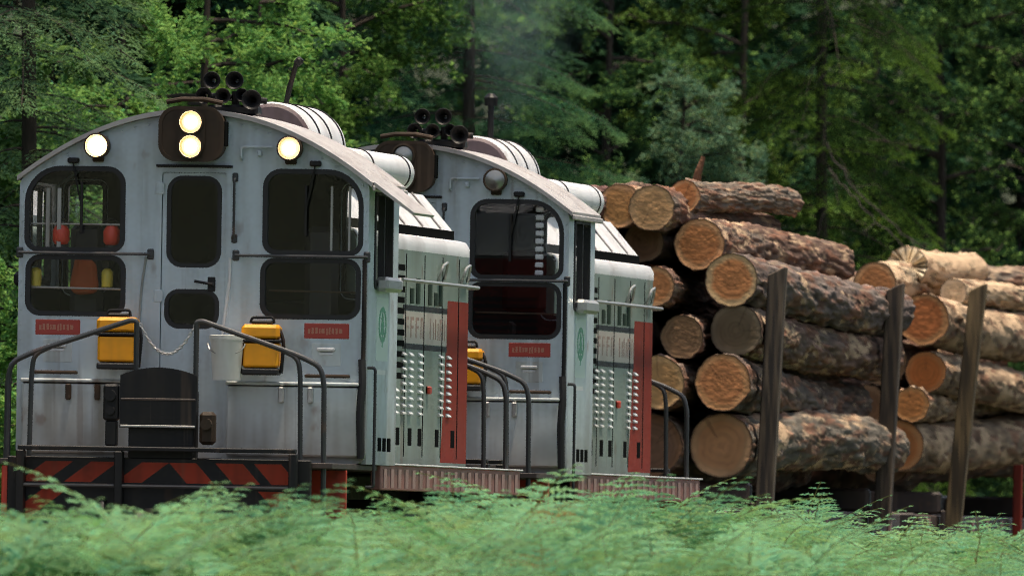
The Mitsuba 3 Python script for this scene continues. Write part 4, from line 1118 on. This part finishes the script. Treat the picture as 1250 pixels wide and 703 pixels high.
scene['leaf_screen'] = mikit.ply((v, f), LEAF, color=cc)  # out of view, added to darken locomotive sides and window reflections
tag('leaf_screen', 'unseen leaf screen added to block sky light, behind and to the right of the viewer', 'wood', kind='stuff')

# dead branches hanging in the gap on the right
def branch(name, pts, r0, label, seed):
    rng = np.random.default_rng(seed)
    p = np.array(pts, float)
    t = np.linspace(0, 1, len(p)); tt = np.linspace(0, 1, 24)
    q = np.stack([np.interp(tt, t, p[:, m]) for m in range(3)], 1)
    q[1:-1] = (q[:-2] + q[1:-1] * 2 + q[2:]) / 4
    q += rng.normal(0, .012, q.shape)
    ms = [tube(q, np.linspace(r0, r0 * .35, 24), 7)]
    for k in range(5, 22, 4):
        d = unit(rng.normal(0, 1, 3) + np.array([.2, 0, -.2]))
        ms.append(tube([q[k], q[k] + d * .25, q[k] + d * .45 + rng.normal(0, .06, 3)], [r0 * .4, r0 * .25, r0 * .12], 5))
    k = numbered(name)
    scene[k] = mikit.ply(cat(ms), DEAD, smooth=50)
    tag(k, label, 'branch', 'bare branches above the right load')


def wp(px, py, Y):
    return [(px - 625) * Y / 24750, Y, EYE[2] - (py - 470) * Y / 24750]


branch('dead_branch', [[3.95, 256, 5.35], [4.35, 256, 4.72], [4.90, 256, 4.25], [5.45, 256, 3.85], [5.95, 256, 3.5]], .014, 'upper thin bare branch slanting down over the gap right of the logs', 3)
branch('dead_branch', [[4.0, 255.6, 5.0], [4.5, 255.6, 4.45], [5.0, 255.6, 4.0], [5.6, 255.6, 3.8]], .011, 'lower thin bare branch slanting down over the gap right of the logs', 4)

# ---------------------------------------------------------------- bracken
def frond_mesh(rng, length, droop, base, yaw, lift):
    """A bracken frond: bare stalk, then a triangular blade of pinnae with pinnules."""
    V, Fc, C = [], [], []
    n0 = 0
    d = np.array([math.cos(yaw), math.sin(yaw), 0]); sd = np.array([-d[1], d[0], 0])
    q = np.linspace(0, 1, 16)
    horiz = length * (.30 * q + .62 * q ** 2.0)
    vert = length * (lift * q - droop * q ** 2.6)
    spine = np.outer(horiz, d) + np.outer(vert, [0, 0, 1.0])
    st = tube(spine, np.linspace(.008, .0025, 16), 4, caps=False)
    tang = unit(np.gradient(spine, axis=0))
    ss = np.linspace(.30, .985, 13)
    for i, s in enumerate(ss):
        p = np.array([np.interp(s, q, spine[:, m]) for m in range(3)])
        t = unit(np.array([np.interp(s, q, tang[:, m]) for m in range(3)]))
        pl = length * .42 * (1 - ((s - .30) / .70)) ** .85 + .02
        for sgn in (-1, 1):
            bd = unit(sd * sgn + t * .45 + rng.normal(0, .07, 3) + np.array([0, 0, .05]))
            # the pinna's own blade: four overlapping tapering leaflets in a row
            m = 4
            u = np.arange(m) / m
            up = unit(np.cross(t, bd) * sgn)
            up = up if up[2] > 0 else -up
            cen = p + bd * (pl * u)[:, None] + np.array([0, 0, -.20 * pl]) * (u ** 2)[:, None]
            ax = unit(np.tile(bd, (m, 1)) + np.array([0, 0, -.20]) * (2 * u)[:, None] + rng.normal(0, .05, (m, 3)))
            nr = unit(up + rng.normal(0, .20, (m, 3)))
            nr = unit(nr - ax * (nr * ax).sum(1, keepdims=True))
            v, f, cc = leaves(cen, ax, nr, pl * .42 * (1 - .35 * u) + .01, .30, leafcolor(rng, m, base, .10), .05)
            V.append(v); Fc.append(f + n0); C.append(cc); n0 += len(v)
            m = max(2, int(pl / .040))
            u = (np.arange(m) + .5) / m
            cen = p + bd * (pl * u)[:, None] + np.array([0, 0, -.20 * pl]) * (u ** 2)[:, None]
            for s2 in (-1, 1):
                pp = unit(np.cross(up, bd)) * s2
                a = unit(pp + bd * .7 + rng.normal(0, .10, (m, 3)))
                nr = unit(up + rng.normal(0, .2, (m, 3)))
                nr = unit(nr - a * (nr * a).sum(1, keepdims=True))
                v, f, cc = leaves(cen, a, nr, pl * .17 * (1 - .8 * u) + .014, .55, leafcolor(rng, m, base, .13), .05)
                V.append(v); Fc.append(f + n0); C.append(cc); n0 += len(v)
    V.append(st.vertices); Fc.append(st.faces + n0); C.append(np.tile(np.array([.10, .11, .04]), (len(st.vertices), 1)))
    return np.vstack(V), np.vstack(Fc), np.vstack(C)


FERN = [(.19, .41, .22), (.22, .43, .23), (.17, .38, .21), (.21, .40, .18)]


def fern_plant(seed, nf=5, size=1.0):
    rng = np.random.default_rng(seed)
    Vs, Fs, Cs, n0 = [], [], [], 0
    for k in range(nf):
        v, f, c = frond_mesh(rng, rng.uniform(.95, 1.35) * size, rng.uniform(.25, .5), (np.array(FERN[seed % 4]) * rng.uniform(.72, 1.2) * np.array([rng.uniform(.92, 1.25), 1, rng.uniform(.72, 1.0)]) if rng.random() > .02 else np.array((.20, .17, .07))), 2 * np.pi * k / nf + rng.uniform(-.5, .5), rng.uniform(.85, 1.15))
        Vs.append(v); Fs.append(f + n0); Cs.append(c); n0 += len(v)
    return (np.vstack(Vs), np.vstack(Fs)), np.vstack(Cs)


NV = 9
for k in range(NV):
    mesh, col = fern_plant(200 + k)
    scene[f'group_fern_{k}'] = {'type': 'shapegroup', 'frond': mikit.ply(mesh, FROND, color=col)}
FI = [(-1.15, 175.5, 1.22, 'tall bracken plant reaching up before the lead locomotive rear step'), (-.95, 174.0, 1.1, 'bracken plant below the front of the ribbed brown sill'),
      (-1.75, 174.5, 1.12, 'bracken plant before the red step riser of the lead locomotive'), (-2.9, 173.5, 1.05, 'bracken plant before the striped end sill of the lead locomotive'),
      (-3.6, 172.5, 1.0, 'bracken plant at the lower left before the striped end sill'), (.15, 180, 1.15, 'bracken plant below the gap between the two locomotives'),
      (.75, 185, 1.2, 'bracken plant before the sill of the second locomotive'), (1.75, 193, 1.25, 'tall bracken plant before the nearest stake'),
      (2.35, 196, 1.3, 'bracken plant under the bottom log of the first load'), (3.15, 203, 1.1, 'bracken plant below the second stake')]
for i, (x, y, sz, lab) in enumerate(FI):
    mesh, col = fern_plant(300 + i, nf=6, size=sz)
    scene[numbered('bracken_fern')] = {**mikit.ply(mesh, FROND, color=col), 'to_world': T().translate([x, y, float(ground_z(x, y)) - .03])}
    tag('bracken_fern' if i == 0 else f'bracken_fern_{i:03d}', lab, 'fern', 'single bracken plants rising along the train')
rng = np.random.default_rng(5)
cnt = 0
for _ in range(60000):
    uu, vtrk = rng.uniform(-44, 36), 2.7 + 9.0 * rng.random() ** 1.1
    x, y = (ORG + eu * uu + ev * vtrk)[:2]
    if abs(x) > y * .0262 + .8 or (y > 198 and vtrk < 4.2):
        continue
    z = float(ground_z(x, y)) - .05
    lump = float(meshkit.noise(np.array([x * 1.1, y * .22, 0.0])))
    if lump < .25 and rng.random() < .6:
        continue
    s = rng.uniform(.8, 1.08) * (0.72 + .40 * lump)
    cnt += 1
    scene[f'fern_bed__{cnt:04d}'] = {'type': 'instance', 'group': {'type': 'ref', 'id': f'group_fern_{rng.integers(NV)}'},
                                     'to_world': T().translate([x, y, z]).rotate([0, 0, 1], float(rng.uniform(0, 360))).rotate([1, 0, 0], float(rng.uniform(-10, 10))).scale(float(s))}
    if cnt >= 1350:
        break
tag('fern_bed', 'mass of pale green bracken in front of the train', 'ferns', kind='stuff')

# ---------------------------------------------------------------- exhaust smoke drifting up from the second locomotive
gn = 40
zz, yy, xx = np.meshgrid(*[(np.arange(gn) + .5) / gn] * 3, indexing='ij')
cx = .50 + .16 * np.sin(zz * 4.0) * zz
r2 = ((xx - cx) / (.12 + .28 * zz)) ** 2 + ((yy - .5) / (.12 + .28 * zz)) ** 2
puff = np.clip(meshkit.fbm(np.stack([xx * 5, yy * 5, zz * 5], -1), 4, 3) * 2.2 - .55, 0, 1)
dens = np.exp(-r2 * 1.6) * puff * np.clip(zz * 5, 0, 1) * np.clip((1 - zz) * 4, 0, 1) * np.clip((1 - np.abs(xx - .5) * 2) * 5, 0, 1) * np.clip((1 - np.abs(yy - .5) * 2) * 5, 0, 1)
P0 = at(20.6, -.1, 4.85)
BOX = T().translate([P0[0] - 1.0, P0[1] - .9, P0[2]]).scale([2.2, 1.8, 2.6])
scene['smoke_medium'] = {'type': 'heterogeneous', 'albedo': rgb(.62, .80, .97), 'sigma_t': {'type': 'gridvolume', 'grid': mi.VolumeGrid(dens[..., None].astype(np.float32)), 'to_world': BOX, 'filter_type': 'trilinear'}, 'scale': 0.17}
scene['exhaust_smoke'] = {'type': 'cube', 'to_world': BOX @ T().translate([.5, .5, .5]).scale(.5), 'bsdf': {'type': 'null'}, 'interior': {'type': 'ref', 'id': 'smoke_medium'}}
tag('exhaust_smoke', 'faint bluish exhaust smoke rising above the second locomotive', 'smoke', kind='stuff')
